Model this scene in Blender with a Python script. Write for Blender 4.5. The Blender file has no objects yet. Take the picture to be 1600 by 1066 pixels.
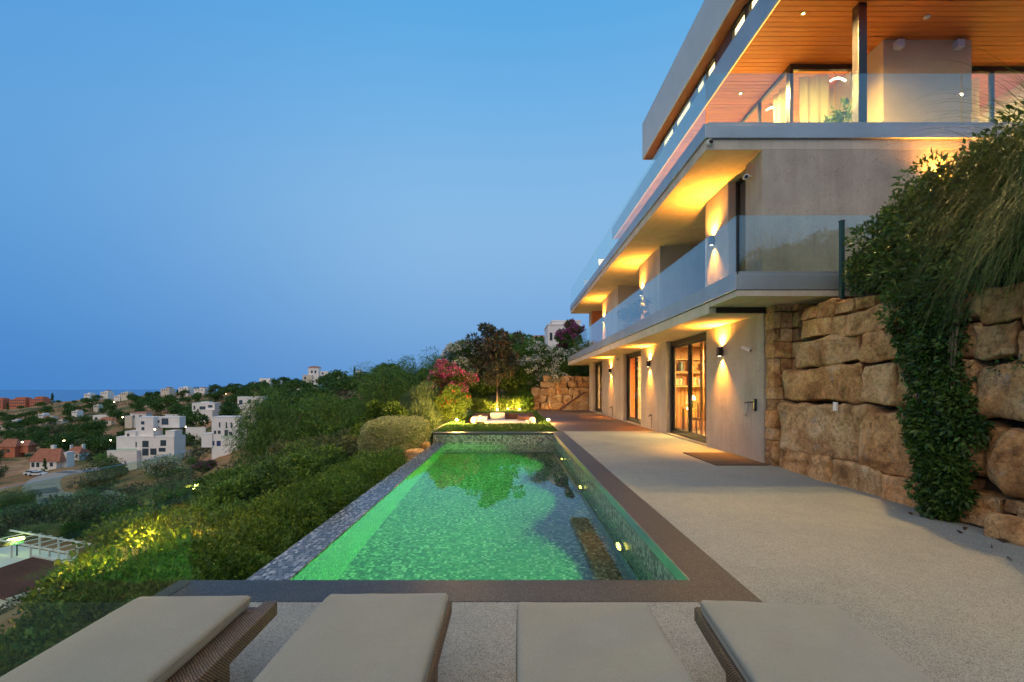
import bpy, bmesh, math, random
import numpy as np
from mathutils import Vector, Matrix

# ------------------------------------------------------------------ camera, sky, light, exposure
sc = bpy.context.scene
col = sc.collection
cam = bpy.data.cameras.new('camera'); cam_ob = bpy.data.objects.new('camera', cam); col.objects.link(cam_ob)
EYE = 1.5
cam_ob.location = (0, 0, EYE); cam_ob.rotation_euler = (math.pi/2, 0, 0)
cam.lens = 16.0; cam.sensor_width = 36.0; cam.shift_x = 0.00125; cam.shift_y = 0.0444
cam.clip_start = 0.05; cam.clip_end = 90000
sc.camera = cam_ob

world = bpy.data.worlds.new('World'); sc.world = world; world.use_nodes = True
wn = world.node_tree; wbg = wn.nodes['Background']
wtc = wn.nodes.new('ShaderNodeTexCoord'); wsep = wn.nodes.new('ShaderNodeSeparateXYZ')
wr = wn.nodes.new('ShaderNodeValToRGB'); wr.color_ramp.interpolation = 'B_SPLINE'
wn.links.new(wtc.outputs['Generated'], wsep.inputs[0]); wn.links.new(wsep.outputs['Z'], wr.inputs[0])
SKY = [(0.0, (.128, .31, .64)), (0.12, (.185, .39, .71)), (0.30, (.27, .50, .78)), (0.46, (.21, .47, .79)), (0.66, (.085, .385, .775)), (1.0, (.055, .31, .68))]
els = wr.color_ramp.elements
while len(els) < len(SKY): els.new(.5)
for e, (p, c) in zip(els, SKY): e.position = p; e.color = (*c, 1)
waz = wn.nodes.new('ShaderNodeMapRange'); waz.interpolation_type = 'SMOOTHSTEP'      # the eastern half of the sky is already darker
waz.inputs[1].default_value = -.92; waz.inputs[2].default_value = -.12; wn.links.new(wsep.outputs['X'], waz.inputs[0])
wmx = wn.nodes.new('ShaderNodeMix'); wmx.data_type = 'RGBA'; wmx.blend_type = 'MULTIPLY'; wmx.inputs[0].default_value = 1
wra = wn.nodes.new('ShaderNodeValToRGB'); wra.color_ramp.elements[0].color = (.42, .69, .89, 1); wra.color_ramp.elements[1].color = (1, 1, 1, 1)
wn.links.new(waz.outputs[0], wra.inputs[0]); wn.links.new(wr.outputs[0], wmx.inputs[6]); wn.links.new(wra.outputs[0], wmx.inputs[7])
wn.links.new(wmx.outputs[2], wbg.inputs[0]); wbg.inputs[1].default_value = 1.0

sun = bpy.data.lights.new('afterglow_sun', 'SUN'); sun.energy = 1.7; sun.angle = math.radians(75); sun.color = (1.0, .70, .32)
sun_ob = bpy.data.objects.new('afterglow_sun', sun); col.objects.link(sun_ob)
sun_ob.rotation_euler = Vector((.35, .62, -.70)).to_track_quat('-Z', 'Y').to_euler()
sc.view_settings.view_transform = 'Standard'; sc.view_settings.look = 'None'
sc.view_settings.exposure = 0.0; sc.view_settings.gamma = 1.0
sc.render.engine = 'CYCLES'
sc.cycles.use_denoising = True
sc.cycles.max_bounces = 8; sc.cycles.transparent_max_bounces = 24; sc.cycles.diffuse_bounces = 4
sc.cycles.sample_clamp_indirect = 4.0
sc.cycles.caustics_reflective = False

rng = np.random.default_rng(7); random.seed(7)

# ------------------------------------------------------------------ helpers
def tag(o, label=None, cat=None, group=None, kind=None):
    if label: o['label'] = label
    if cat: o['category'] = cat
    if group: o['group'] = group
    if kind: o['kind'] = kind
    return o
def world_loc(o):
    v = Vector((0, 0, 0))
    while o is not None: v += o.location; o = o.parent
    return v
def empty(name, loc=(0, 0, 0), label=None, cat=None, group=None):
    o = bpy.data.objects.new(name, None); col.objects.link(o); o.location = loc; o.empty_display_size = .2
    return tag(o, label, cat, group)
def link_mesh(name, me, mat, parent=None, smooth=False, bevel=0, local=False):
    if mat: me.materials.append(mat)
    o = bpy.data.objects.new(name, me); col.objects.link(o)
    if parent is not None:
        o.parent = parent
        if not local: o.location = -world_loc(parent)
    if smooth: me.polygons.foreach_set('use_smooth', [True]*len(me.polygons))
    if bevel:
        b = o.modifiers.new('bevel', 'BEVEL'); b.width = bevel; b.segments = 2; b.limit_method = 'ANGLE'
    return o
def recentre(o):
    """put a part's or thing's origin at the base of its own mesh"""
    me = o.data; n = len(me.vertices); a = np.empty(n*3, np.float32); me.vertices.foreach_get('co', a); a = a.reshape(-1, 3)
    c = np.array([a[:, 0].mean(), a[:, 1].mean(), a[:, 2].min()]); a -= c
    me.vertices.foreach_set('co', a.ravel()); o.location = Vector(o.location) + Vector(c); me.update(); return o
class MB:
    def __init__(s): s.v = []; s.f = []
    def add(s, vs, fs):
        n = len(s.v); s.v += [tuple(v) for v in vs]; s.f += [tuple(i+n for i in f) for f in fs]; return s
    def box(s, x0, x1, y0, y1, z0, z1, M=None):
        vs = [Vector((x, y, z)) for x in (x0, x1) for y in (y0, y1) for z in (z0, z1)]
        if M is not None: vs = [M @ v for v in vs]
        return s.add(vs, [(0, 1, 3, 2), (4, 6, 7, 5), (0, 4, 5, 1), (2, 3, 7, 6), (0, 2, 6, 4), (1, 5, 7, 3)])
    def prism(s, poly, a0, a1, axis='z'):
        n = len(poly)
        def P(p, a): return {'z': (p[0], p[1], a), 'y': (p[0], a, p[1]), 'x': (a, p[0], p[1])}[axis]
        vs = [P(p, a0) for p in poly] + [P(p, a1) for p in poly]
        fs = [tuple(range(n-1, -1, -1)), tuple(range(n, 2*n))] + [(i, (i+1) % n, n+(i+1) % n, n+i) for i in range(n)]
        return s.add(vs, fs)
    def tube(s, pts, r, n=6, caps=True):
        pts = [Vector(p) for p in pts]; rs = r if isinstance(r, (list, tuple)) else [r]*len(pts)
        vs = []; ref = Vector((.31, .17, .93))
        for i, p in enumerate(pts):
            d = (pts[min(i+1, len(pts)-1)] - pts[max(i-1, 0)]).normalized()
            a = d.cross(ref)
            if a.length < .05: a = d.cross(Vector((1, 0, 0)))
            a.normalize(); b = d.cross(a)
            vs += [p + (a*math.cos(t*2*math.pi/n) + b*math.sin(t*2*math.pi/n))*rs[i] for t in range(n)]
        fs = [(i*n+j, i*n+(j+1) % n, (i+1)*n+(j+1) % n, (i+1)*n+j) for i in range(len(pts)-1) for j in range(n)]
        if caps: fs += [tuple(range(n-1, -1, -1)), tuple(range((len(pts)-1)*n, len(pts)*n))]
        return s.add(vs, fs)
    def lathe(s, prof, c=(0, 0, 0), n=12):
        vs = [(c[0]+r*math.cos(t*2*math.pi/n), c[1]+r*math.sin(t*2*math.pi/n), c[2]+z) for r, z in prof for t in range(n)]
        fs = [(i*n+j, i*n+(j+1) % n, (i+1)*n+(j+1) % n, (i+1)*n+j) for i in range(len(prof)-1) for j in range(n)]
        return s.add(vs, fs + [tuple(range(n-1, -1, -1)), tuple(range((len(prof)-1)*n, len(prof)*n))])
    def quad(s, a, b, c, d): return s.add([a, b, c, d], [(0, 1, 2, 3)])
    def mesh(s, name):
        me = bpy.data.meshes.new(name); me.from_pydata(s.v, [], s.f); me.update()
        bm = bmesh.new(); bm.from_mesh(me); bmesh.ops.recalc_face_normals(bm, faces=bm.faces); bm.to_mesh(me); bm.free()
        return me
    def build(s, name, mat, parent=None, smooth=False, bevel=0, local=False):
        return link_mesh(name, s.mesh(name), mat, parent, smooth, bevel, local)
def np_mesh(name, V, F, tone=None):
    V = np.asarray(V, np.float32); F = np.asarray(F, np.int32); me = bpy.data.meshes.new(name); k = F.shape[1]
    me.vertices.add(len(V)); me.vertices.foreach_set('co', V.ravel())
    me.loops.add(F.size); me.loops.foreach_set('vertex_index', F.ravel())
    me.polygons.add(len(F)); me.polygons.foreach_set('loop_start', np.arange(0, F.size, k, dtype=np.int32))
    me.polygons.foreach_set('loop_total', np.full(len(F), k, np.int32))
    if tone is not None:
        a = me.attributes.new('tone', 'FLOAT', 'POINT'); a.data.foreach_set('value', np.asarray(tone, np.float32))
    me.update(calc_edges=True); me.validate(); return me
def copy_tree(o, loc, rz=0, scale=None, label=None, group=None, parent=None):
    c = o.copy(); col.objects.link(c)
    if parent is None:
        c.location = loc; c.rotation_euler = (0, 0, rz)
        if scale: c.scale = scale if isinstance(scale, tuple) else (scale,)*3
    else: c.parent = parent
    for ch in o.children: copy_tree(ch, None, parent=c)
    if label: c['label'] = label
    if group: c['group'] = group
    return c
F_PX, VX, VY = 711.0, 798.0, 604.0
def at(px, py, y):
    """the place at distance y seen at that point of the photograph"""
    return Vector(((px-VX)/F_PX*y, y, EYE-(py-VY)/F_PX*y))

# ------------------------------------------------------------------ materials
def new_mat(name):
    m = bpy.data.materials.new(name); m.use_nodes = True; nt = m.node_tree
    return m, nt, nt.nodes['Principled BSDF']
def N(nt, t, **kw):
    n = nt.nodes.new(t)
    for k, v in kw.items():
        if k in n.inputs: n.inputs[k].default_value = v
        else: setattr(n, k, v)
    return n
def ramp(nt, src, stops, interp='LINEAR'):
    r = nt.nodes.new('ShaderNodeValToRGB'); r.color_ramp.interpolation = interp; e = r.color_ramp.elements
    while len(e) < len(stops): e.new(.5)
    for q, (p, c) in zip(e, stops): q.position = p; q.color = (*c, 1) if len(c) == 3 else c
    nt.links.new(src, r.inputs[0]); return r.outputs[0]
def mixc(nt, f, a, b, blend='MIX'):
    m = nt.nodes.new('ShaderNodeMix'); m.data_type = 'RGBA'; m.blend_type = blend
    for i, v in ((0, f), (6, a), (7, b)):
        if hasattr(v, 'is_linked') or isinstance(v, bpy.types.NodeSocket): nt.links.new(v, m.inputs[i])
        else: m.inputs[i].default_value = v if i == 0 else (*v, 1)
    return m.outputs[2]
def coords(nt, kind='object', scale=(1, 1, 1), swz=None):
    if kind == 'world': out = nt.nodes.new('ShaderNodeNewGeometry').outputs['Position']
    else: out = nt.nodes.new('ShaderNodeTexCoord').outputs['Object']
    if swz:
        s = nt.nodes.new('ShaderNodeSeparateXYZ'); c = nt.nodes.new('ShaderNodeCombineXYZ'); nt.links.new(out, s.inputs[0])
        for i, a in enumerate(swz): nt.links.new(s.outputs[a], c.inputs[i])
        out = c.outputs[0]
    mp = nt.nodes.new('ShaderNodeMapping'); mp.inputs['Scale'].default_value = scale; nt.links.new(out, mp.inputs[0])
    return mp.outputs[0]
def noise(nt, vec, scale, detail=6, rough=.6, dist=0):
    n = N(nt, 'ShaderNodeTexNoise', Scale=scale, Detail=detail, Roughness=rough, Distortion=dist); nt.links.new(vec, n.inputs['Vector'])
    return n.outputs['Fac']
def bump(nt, p, h, strength=.3, dist=.02):
    b = N(nt, 'ShaderNodeBump', Strength=strength, Distance=dist); nt.links.new(h, b.inputs['Height']); nt.links.new(b.outputs[0], p.inputs['Normal']); return b
def noisy(name, stops, scale=3, rough=.8, bmp=.2, bscale=40, coord='world', metal=0, dist=0, cs=(1, 1, 1), spec=.5, rv=0):
    m, nt, p = new_mat(name); v = coords(nt, coord, cs)
    c = ramp(nt, noise(nt, v, scale, dist=dist), stops); nt.links.new(c, p.inputs['Base Color'])
    p.inputs['Roughness'].default_value = rough; p.inputs['Metallic'].default_value = metal; p.inputs['Specular IOR Level'].default_value = spec
    if rv:
        mr = N(nt, 'ShaderNodeMapRange'); mr.inputs[3].default_value = rough-rv; mr.inputs[4].default_value = rough+rv
        nt.links.new(noise(nt, v, scale*2.3), mr.inputs[0]); nt.links.new(mr.outputs[0], p.inputs['Roughness'])
    if bmp: bump(nt, p, noise(nt, v, bscale, 5), bmp, .01)
    return m
def leaf_mat(name, stops, rough=.55, trans=.2, spec=.35, boost=1.0, tint=(1, 1, 1)):
    m, nt, p = new_mat(name); a = N(nt, 'ShaderNodeAttribute', attribute_name='tone')
    oi = nt.nodes.new('ShaderNodeObjectInfo')
    ad = N(nt, 'ShaderNodeMath', operation='MULTIPLY_ADD'); nt.links.new(oi.outputs['Random'], ad.inputs[0]); ad.inputs[1].default_value = .22
    sb = N(nt, 'ShaderNodeMath', operation='SUBTRACT'); nt.links.new(a.outputs['Fac'], sb.inputs[0]); sb.inputs[1].default_value = .11
    nt.links.new(sb.outputs[0], ad.inputs[2])
    c = ramp(nt, ad.outputs[0], [(a, tuple(x*boost*k for x, k in zip(c, tint))) for a, c in stops]); nt.links.new(c, p.inputs['Base Color'])
    p.inputs['Roughness'].default_value = rough; p.inputs['Specular IOR Level'].default_value = spec
    t = nt.nodes.new('ShaderNodeBsdfTranslucent'); nt.links.new(c, t.inputs[0])
    mx = nt.nodes.new('ShaderNodeMixShader'); mx.inputs[0].default_value = trans
    nt.links.new(p.outputs[0], mx.inputs[1]); nt.links.new(t.outputs[0], mx.inputs[2]); nt.links.new(mx.outputs[0], nt.nodes['Material Output'].inputs[0])
    return m
def emit_mat(name, colr, strength):
    m, nt, p = new_mat(name); p.inputs['Base Color'].default_value = (*colr, 1)
    p.inputs['Emission Color'].default_value = (*colr, 1); p.inputs['Emission Strength'].default_value = strength; return m
def plain(name, c, rough=.5, metal=0): return noisy(name, [(.3, tuple(x*.88 for x in c)), (.7, tuple(min(1, x*1.1) for x in c))], 2.5, rough, .04, 60, metal=metal)

def concrete_mat(name, lo, hi, marks=.5):
    m, nt, p = new_mat(name); v = coords(nt, 'world')
    base = ramp(nt, noise(nt, v, .9, 8, .65), [(.3, lo), (.7, hi)])
    v2 = coords(nt, 'world', (1, 1, 1.7))
    tw = ramp(nt, noise(nt, v2, 7, 5, .7, 2.5), [(.36, (.62,)*3), (.42, (1,)*3)])
    fine = ramp(nt, noise(nt, v, 45, 4, .7), [(.3, (.88,)*3), (.7, (1.06,)*3)])
    c = mixc(nt, marks, base, tw, 'MULTIPLY'); c = mixc(nt, .8, c, fine, 'MULTIPLY')
    v3 = coords(nt, 'world', (1.3, 1.3, .16))                                    # rain streaks
    st = ramp(nt, noise(nt, v3, 2.2, 6, .7), [(.42, (1,)*3), (.66, (.74,)*3)])
    c = mixc(nt, .7, c, st, 'MULTIPLY')
    nt.links.new(c, p.inputs['Base Color']); p.inputs['Roughness'].default_value = .82
    bump(nt, p, noise(nt, v2, 9, 8, .7, 1.5), .22, .015); return m
def pebble_mat(name, cols, scale=130, rough=.75, stain=None):
    m, nt, p = new_mat(name); v = coords(nt, 'world')
    vo = N(nt, 'ShaderNodeTexVoronoi', Scale=scale); nt.links.new(v, vo.inputs['Vector'])
    sp = nt.nodes.new('ShaderNodeSeparateColor'); nt.links.new(vo.outputs['Color'], sp.inputs[0])
    c = ramp(nt, sp.outputs[0], cols, 'CONSTANT')
    edge = ramp(nt, vo.outputs['Distance'], [(.35, (1,)*3), (.75, (.55,)*3)]); c = mixc(nt, .8, c, edge, 'MULTIPLY')
    big = ramp(nt, noise(nt, v, .55, 7, .62), [(.30, (.74, .78, .84)), (.5, (.97, .97, .97)), (.66, (1.08, 1.05, 1.0))]); c = mixc(nt, 1, c, big, 'MULTIPLY')
    mid = ramp(nt, noise(nt, v, 5, 6, .7), [(.3, (.9,)*3), (.7, (1.05,)*3)]); c = mixc(nt, 1, c, mid, 'MULTIPLY')
    nt.links.new(c, p.inputs['Base Color']); p.inputs['Roughness'].default_value = rough
    inv = N(nt, 'ShaderNodeMath', operation='SUBTRACT'); inv.inputs[0].default_value = 1; nt.links.new(vo.outputs['Distance'], inv.inputs[1])
    bump(nt, p, inv.outputs[0], .35, .004); return m
def mosaic_mat(name, swz, stops, tile=.03, mortar=(.30, .30, .29), rough=.18, tall=1.0):
    m, nt, p = new_mat(name); v = coords(nt, 'world', (1, 1, 1), swz)
    # one random number per tile: floor the coordinate, hash it
    sc_ = N(nt, 'ShaderNodeVectorMath', operation='DIVIDE'); sc_.inputs[1].default_value = (tile, tile*tall, 1); nt.links.new(v, sc_.inputs[0])
    fl = N(nt, 'ShaderNodeVectorMath', operation='FLOOR'); nt.links.new(sc_.outputs[0], fl.inputs[0])
    wnz = N(nt, 'ShaderNodeTexWhiteNoise', noise_dimensions='2D'); nt.links.new(fl.outputs[0], wnz.inputs['Vector'])
    c = ramp(nt, wnz.outputs['Value'], stops)
    fr = N(nt, 'ShaderNodeVectorMath', operation='FRACTION'); nt.links.new(sc_.outputs[0], fr.inputs[0])
    sp = nt.nodes.new('ShaderNodeSeparateXYZ'); nt.links.new(fr.outputs[0], sp.inputs[0])
    def edge(o):
        a = N(nt, 'ShaderNodeMath', operation='PINGPONG'); a.inputs[1].default_value = .5; nt.links.new(o, a.inputs[0]); return a.outputs[0]
    mn = N(nt, 'ShaderNodeMath', operation='MINIMUM'); nt.links.new(edge(sp.outputs[0]), mn.inputs[0]); nt.links.new(edge(sp.outputs[1]), mn.inputs[1])
    g = ramp(nt, mn.outputs[0], [(.045, (0,)*3), (.085, (1,)*3)])
    nt.links.new(mixc(nt, g, mortar, c), p.inputs['Base Color'])
    rr = N(nt, 'ShaderNodeMapRange'); rr.inputs[3].default_value = .7; rr.inputs[4].default_value = rough; nt.links.new(g, rr.inputs[0]); nt.links.new(rr.outputs[0], p.inputs['Roughness'])
    bump(nt, p, g, .4, .002); return m
def glass_mat(name, tint=(.86, .95, .93), base=.10, refl=(1, 1, 1)):
    m, nt, p = new_mat(name); nt.nodes.remove(p)
    tr = N(nt, 'ShaderNodeBsdfTransparent'); tr.inputs[0].default_value = (*tint, 1)
    gl = N(nt, 'ShaderNodeBsdfGlossy'); gl.inputs['Roughness'].default_value = .0; gl.inputs[0].default_value = (*refl, 1)
    fr = N(nt, 'ShaderNodeFresnel', IOR=1.5); gb = nt.nodes.new('ShaderNodeNewGeometry')      # a sheet that does not bend rays: same reflectance from both faces
    im = N(nt, 'ShaderNodeMapRange'); im.inputs[3].default_value = 1.5; im.inputs[4].default_value = 1/1.5; nt.links.new(gb.outputs['Backfacing'], im.inputs[0]); nt.links.new(im.outputs[0], fr.inputs['IOR'])
    ad = N(nt, 'ShaderNodeMath', operation='ADD', use_clamp=True); nt.links.new(fr.outputs[0], ad.inputs[0]); ad.inputs[1].default_value = base
    mx = nt.nodes.new('ShaderNodeMixShader'); nt.links.new(ad.outputs[0], mx.inputs[0]); nt.links.new(tr.outputs[0], mx.inputs[1]); nt.links.new(gl.outputs[0], mx.inputs[2])
    nt.links.new(mx.outputs[0], nt.nodes['Material Output'].inputs[0]); return m

M = {}
M['concrete'] = concrete_mat('concrete', (.33, .275, .22), (.50, .425, .345), .7)
M['soffit'] = concrete_mat('soffit_concrete', (.46, .39, .30), (.60, .52, .41), .35)
M['render'] = noisy('beige_render', [(.3, (.52, .42, .29)), (.7, (.64, .52, .37))], 1.5, .85, .1, 60)
M['ochre'] = noisy('ochre_render', [(.3, (.58, .43, .22)), (.7, (.68, .51, .28))], 1.5, .85, .1, 60)
M['fascia'] = noisy('zinc_fascia', [(.3, (.30, .33, .35)), (.7, (.40, .43, .45))], 1.2, .42, .03, 30, metal=.55, rv=.08)
M['roof_fascia'] = noisy('roof_fascia_panel', [(.3, (.45, .47, .45)), (.7, (.52, .54, .52))], .8, .5, .03, 30, metal=.2, rv=.06)
M['dark_metal'] = plain('dark_bronze_metal', (.035, .033, .032), .4, .6)
M['black'] = plain('black_plastic', (.015, .015, .016), .35)
M['white_plastic'] = plain('white_plastic', (.72, .71, .68), .4)
M['steel'] = plain('brushed_steel', (.55, .55, .55), .3, 1)
M['glass'] = glass_mat('balustrade_glass', (.88, .95, .93), .055)
M['window_glass'] = glass_mat('window_glass', (.95, .97, .95), .0)
M['fence_glass'] = glass_mat('fence_glass', (.82, .92, .86), .0)
M['deck'] = pebble_mat('pebble_resin', [(0, (.21, .212, .19)), (.13, (.305, .31, .275)), (.45, (.345, .35, .315)), (.78, (.41, .415, .375)), (.95, (.18, .18, .165))], 185)
M['granite'] = pebble_mat('dark_granite', [(0, (.030, .029, .030)), (.5, (.050, .048, .048)), (.8, (.078, .075, .074)), (.95, (.20, .19, .18))], 190, .5)
M['mat'] = noisy('coir_mat', [(.3, (.05, .035, .02)), (.7, (.09, .065, .04))], 120, .95, .5, 300)
GREYT = [(0, (.02, .025, .04)), (.3, (.06, .07, .09)), (.6, (.14, .15, .17)), (.85, (.27, .28, .30)), (1, (.40, .41, .42))]
M['mosaic_top'] = mosaic_mat('mosaic_top', (0, 1, 2), GREYT, .03, (.10, .10, .11), .22, 2.0)
POOLT = [(0, (.008, .03, .016)), (.3, (.03, .07, .04)), (.62, (.10, .17, .10)), (.85, (.20, .28, .18)), (1, (.44, .52, .36))]
M['mosaic_floor'] = mosaic_mat('mosaic_floor', (0, 1, 2), POOLT, .04, (.03, .05, .035))
BAND = [(0, (.10, .11, .09)), (.4, (.24, .25, .20)), (.75, (.38, .38, .31)), (1, (.5, .49, .42))]
M['mosaic_x'] = mosaic_mat('mosaic_side_wall', (1, 2, 0), POOLT, .04, (.03, .05, .035))
M['mosaic_y'] = mosaic_mat('mosaic_end_wall', (0, 2, 1), BAND, .05, (.06, .06, .05))
M['mosaic_lit_band'] = mosaic_mat('mosaic_lit_band', (1, 2, 0), BAND, .04, (.06, .06, .05))
M['wicker'] = None
M['plaster'] = noisy('white_plaster', [(.3, (.76, .68, .61)), (.7, (.86, .78, .71))], .6, .85, .05, 8)
M['cream'] = noisy('cream_plaster', [(.3, (.60, .50, .38)), (.7, (.70, .60, .47))], .6, .85, .05, 8)
M['salmon'] = noisy('salmon_plaster', [(.3, (.50, .14, .07)), (.7, (.58, .18, .09))], .3, .85, .05, 8)
M['terracotta'] = noisy('terracotta', [(.3, (.28, .09, .045)), (.7, (.42, .16, .09))], 1.2, .85, .3, 6)
M['brown_roof'] = noisy('brown_roof', [(.3, (.13, .045, .035)), (.7, (.17, .06, .05))], 1.2, .8, .3, 20)
M['pane'] = plain('dark_window_pane', (.05, .07, .09), .08)
M['blue_frame'] = plain('blue_window', (.03, .05, .16), .3)
M['asphalt'] = noisy('asphalt', [(.3, (.085, .09, .088)), (.7, (.12, .125, .12))], .6, .85, .2, 30)
M['kerb'] = noisy('pale_kerb', [(.3, (.30, .24, .18)), (.7, (.40, .32, .24))], 2, .85, .2, 30)
M['bark'] = noisy('bark', [(.3, (.10, .07, .045)), (.7, (.22, .16, .11))], 9, .9, .6, 30, coord='object', cs=(1, 1, .3))
M['warm'] = emit_mat('warm_lamp', (1.0, .55, .14), 3.5)
M['warm_soft'] = emit_mat('warm_glow', (1.0, .74, .36), 5.0)
M['lamp_white'] = emit_mat('lamp_white', (1.0, .86, .55), 10)
M['interior'] = noisy('interior_wall', [(.3, (.72, .60, .40)), (.7, (.78, .66, .46))], .5, .8, 0)
M['oak'] = noisy('interior_wood', [(.3, (.34, .16, .06)), (.7, (.46, .24, .10))], 3, .5, .1, 30, cs=(1, 6, .4))
M['orange_fabric'] = noisy('orange_fabric', [(.3, (.55, .16, .02)), (.7, (.62, .20, .03))], 2, .9, .1, 80)
M['curtain'] = noisy('curtain_fabric', [(.3, (.52, .43, .33)), (.7, (.62, .52, .40))], 2, .9, .1, 120)
_n = M['curtain'].node_tree; _t = N(_n, 'ShaderNodeBsdfTranslucent'); _t.inputs[0].default_value = (.62, .50, .34, 1); _x = _n.nodes.new('ShaderNodeMixShader'); _x.inputs[0].default_value = .55
_n.links.new(_n.nodes['Principled BSDF'].outputs[0], _x.inputs[1]); _n.links.new(_t.outputs[0], _x.inputs[2]); _n.links.new(_x.outputs[0], _n.nodes['Material Output'].inputs[0])
M['white_cushion'] = noisy('white_outdoor_cushion', [(.3, (.70, .64, .56)), (.7, (.78, .72, .64))], 2, .9, .1, 90)
M['brown_timber'] = noisy('brown_timber', [(.3, (.10, .035, .02)), (.7, (.16, .06, .035))], 3, .6, .2, 40)
M['flower_white'] = leaf_mat('white_petals', [(.2, (.62, .58, .46)), (.8, (.80, .78, .68))], .7, .35)
M['flower_pink'] = leaf_mat('pink_petals', [(.15, (.52, .05, .17)), (.55, (.74, .12, .27)), (.9, (.85, .36, .42))], .7, .35)
M['flower_magenta'] = leaf_mat('magenta_bracts', [(.15, (.22, .025, .12)), (.55, (.42, .07, .25)), (.9, (.55, .18, .36))], .7, .35)
M['flower_red'] = leaf_mat('red_petals', [(.2, (.35, .03, .02)), (.8, (.5, .08, .03))], .7, .3)

def stone_mat():
    m, nt, p = new_mat('sandstone'); v = coords(nt, 'object'); oi = nt.nodes.new('ShaderNodeObjectInfo')
    off = N(nt, 'ShaderNodeVectorMath', operation='ADD'); cx = nt.nodes.new('ShaderNodeCombineXYZ')
    mu = N(nt, 'ShaderNodeMath', operation='MULTIPLY'); mu.inputs[1].default_value = 40; nt.links.new(oi.outputs['Random'], mu.inputs[0])
    for i in range(3): nt.links.new(mu.outputs[0], cx.inputs[i])
    nt.links.new(v, off.inputs[0]); nt.links.new(cx.outputs[0], off.inputs[1]); v = off.outputs[0]
    a = ramp(nt, noise(nt, v, 1.7, 8, .68, .6), [(.32, (.20, .10, .042)), (.43, (.50, .275, .12)), (.54, (.70, .44, .215)), (.68, (.82, .60, .36))])
    tint = ramp(nt, oi.outputs['Random'], [(0, (1.1, .86, .66)), (.3, (.88, .86, .82)), (.6, (1.05, .93, .78)), (1, (.92, .95, .96))])
    c = mixc(nt, 1, a, tint, 'MULTIPLY')
    f = ramp(nt, noise(nt, v, 16, 10, .8), [(.36, (.42,)*3), (.52, (.98,)*3), (.66, (1.2,)*3)]); c = mixc(nt, .9, c, f, 'MULTIPLY')
    lich = ramp(nt, noise(nt, v, 3.4, 6, .7), [(.58, (0,)*3), (.70, (1,)*3)]); c = mixc(nt, mixc(nt, .55, (0, 0, 0), lich), c, (.46, .42, .36))
    cr = N(nt, 'ShaderNodeTexVoronoi', feature='DISTANCE_TO_EDGE', Scale=1.6)
    dv = N(nt, 'ShaderNodeVectorMath', operation='ADD'); nz = N(nt, 'ShaderNodeTexNoise', Scale=4.0, Detail=6.0); nt.links.new(v, nz.inputs['Vector']); nt.links.new(nz.outputs['Color'], dv.inputs[0]); nt.links.new(v, dv.inputs[1])
    nt.links.new(dv.outputs[0], cr.inputs['Vector'])
    ck = ramp(nt, cr.outputs['Distance'], [(.0, (.45,)*3), (.02, (1,)*3)]); c = mixc(nt, .35, c, ck, 'MULTIPLY')
    nt.links.new(c, p.inputs['Base Color']); p.inputs['Roughness'].default_value = .92; p.inputs['Specular IOR Level'].default_value = .25
    h1 = noise(nt, v, 5, 10, .72, .4); ad = N(nt, 'ShaderNodeMath', operation='MULTIPLY_ADD'); sp = nt.nodes.new('ShaderNodeSeparateColor'); nt.links.new(ck, sp.inputs[0])
    nt.links.new(sp.outputs[0], ad.inputs[0]); ad.inputs[1].default_value = .25; nt.links.new(h1, ad.inputs[2])
    bump(nt, p, ad.outputs[0], 1.0, .09); return m
M['stone'] = stone_mat()

def wicker_mat():
    m, nt, p = new_mat('woven_wicker'); v = coords(nt, 'object')
    w1 = N(nt, 'ShaderNodeTexWave', Scale=60.0, Distortion=1.5, bands_direction='Y'); w1.inputs['Detail'].default_value = 2; nt.links.new(v, w1.inputs['Vector'])
    w2 = N(nt, 'ShaderNodeTexWave', Scale=42.0, Distortion=2.5, bands_direction='DIAGONAL'); nt.links.new(v, w2.inputs['Vector'])
    mm = N(nt, 'ShaderNodeMath', operation='MULTIPLY'); nt.links.new(w1.outputs['Fac'], mm.inputs[0]); nt.links.new(w2.outputs['Fac'], mm.inputs[1])
    c = ramp(nt, mm.outputs[0], [(.02, (.06, .036, .02)), (.25, (.22, .145, .085)), (.7, (.44, .32, .21))])
    n = ramp(nt, noise(nt, v, 60, 3), [(.3, (.6,)*3), (.7, (1.25,)*3)]); nt.links.new(mixc(nt, .8, c, n, 'MULTIPLY'), p.inputs['Base Color'])
    p.inputs['Roughness'].default_value = .55; bump(nt, p, mm.outputs[0], .9, .008); return m
M['wicker'] = wicker_mat()
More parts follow.
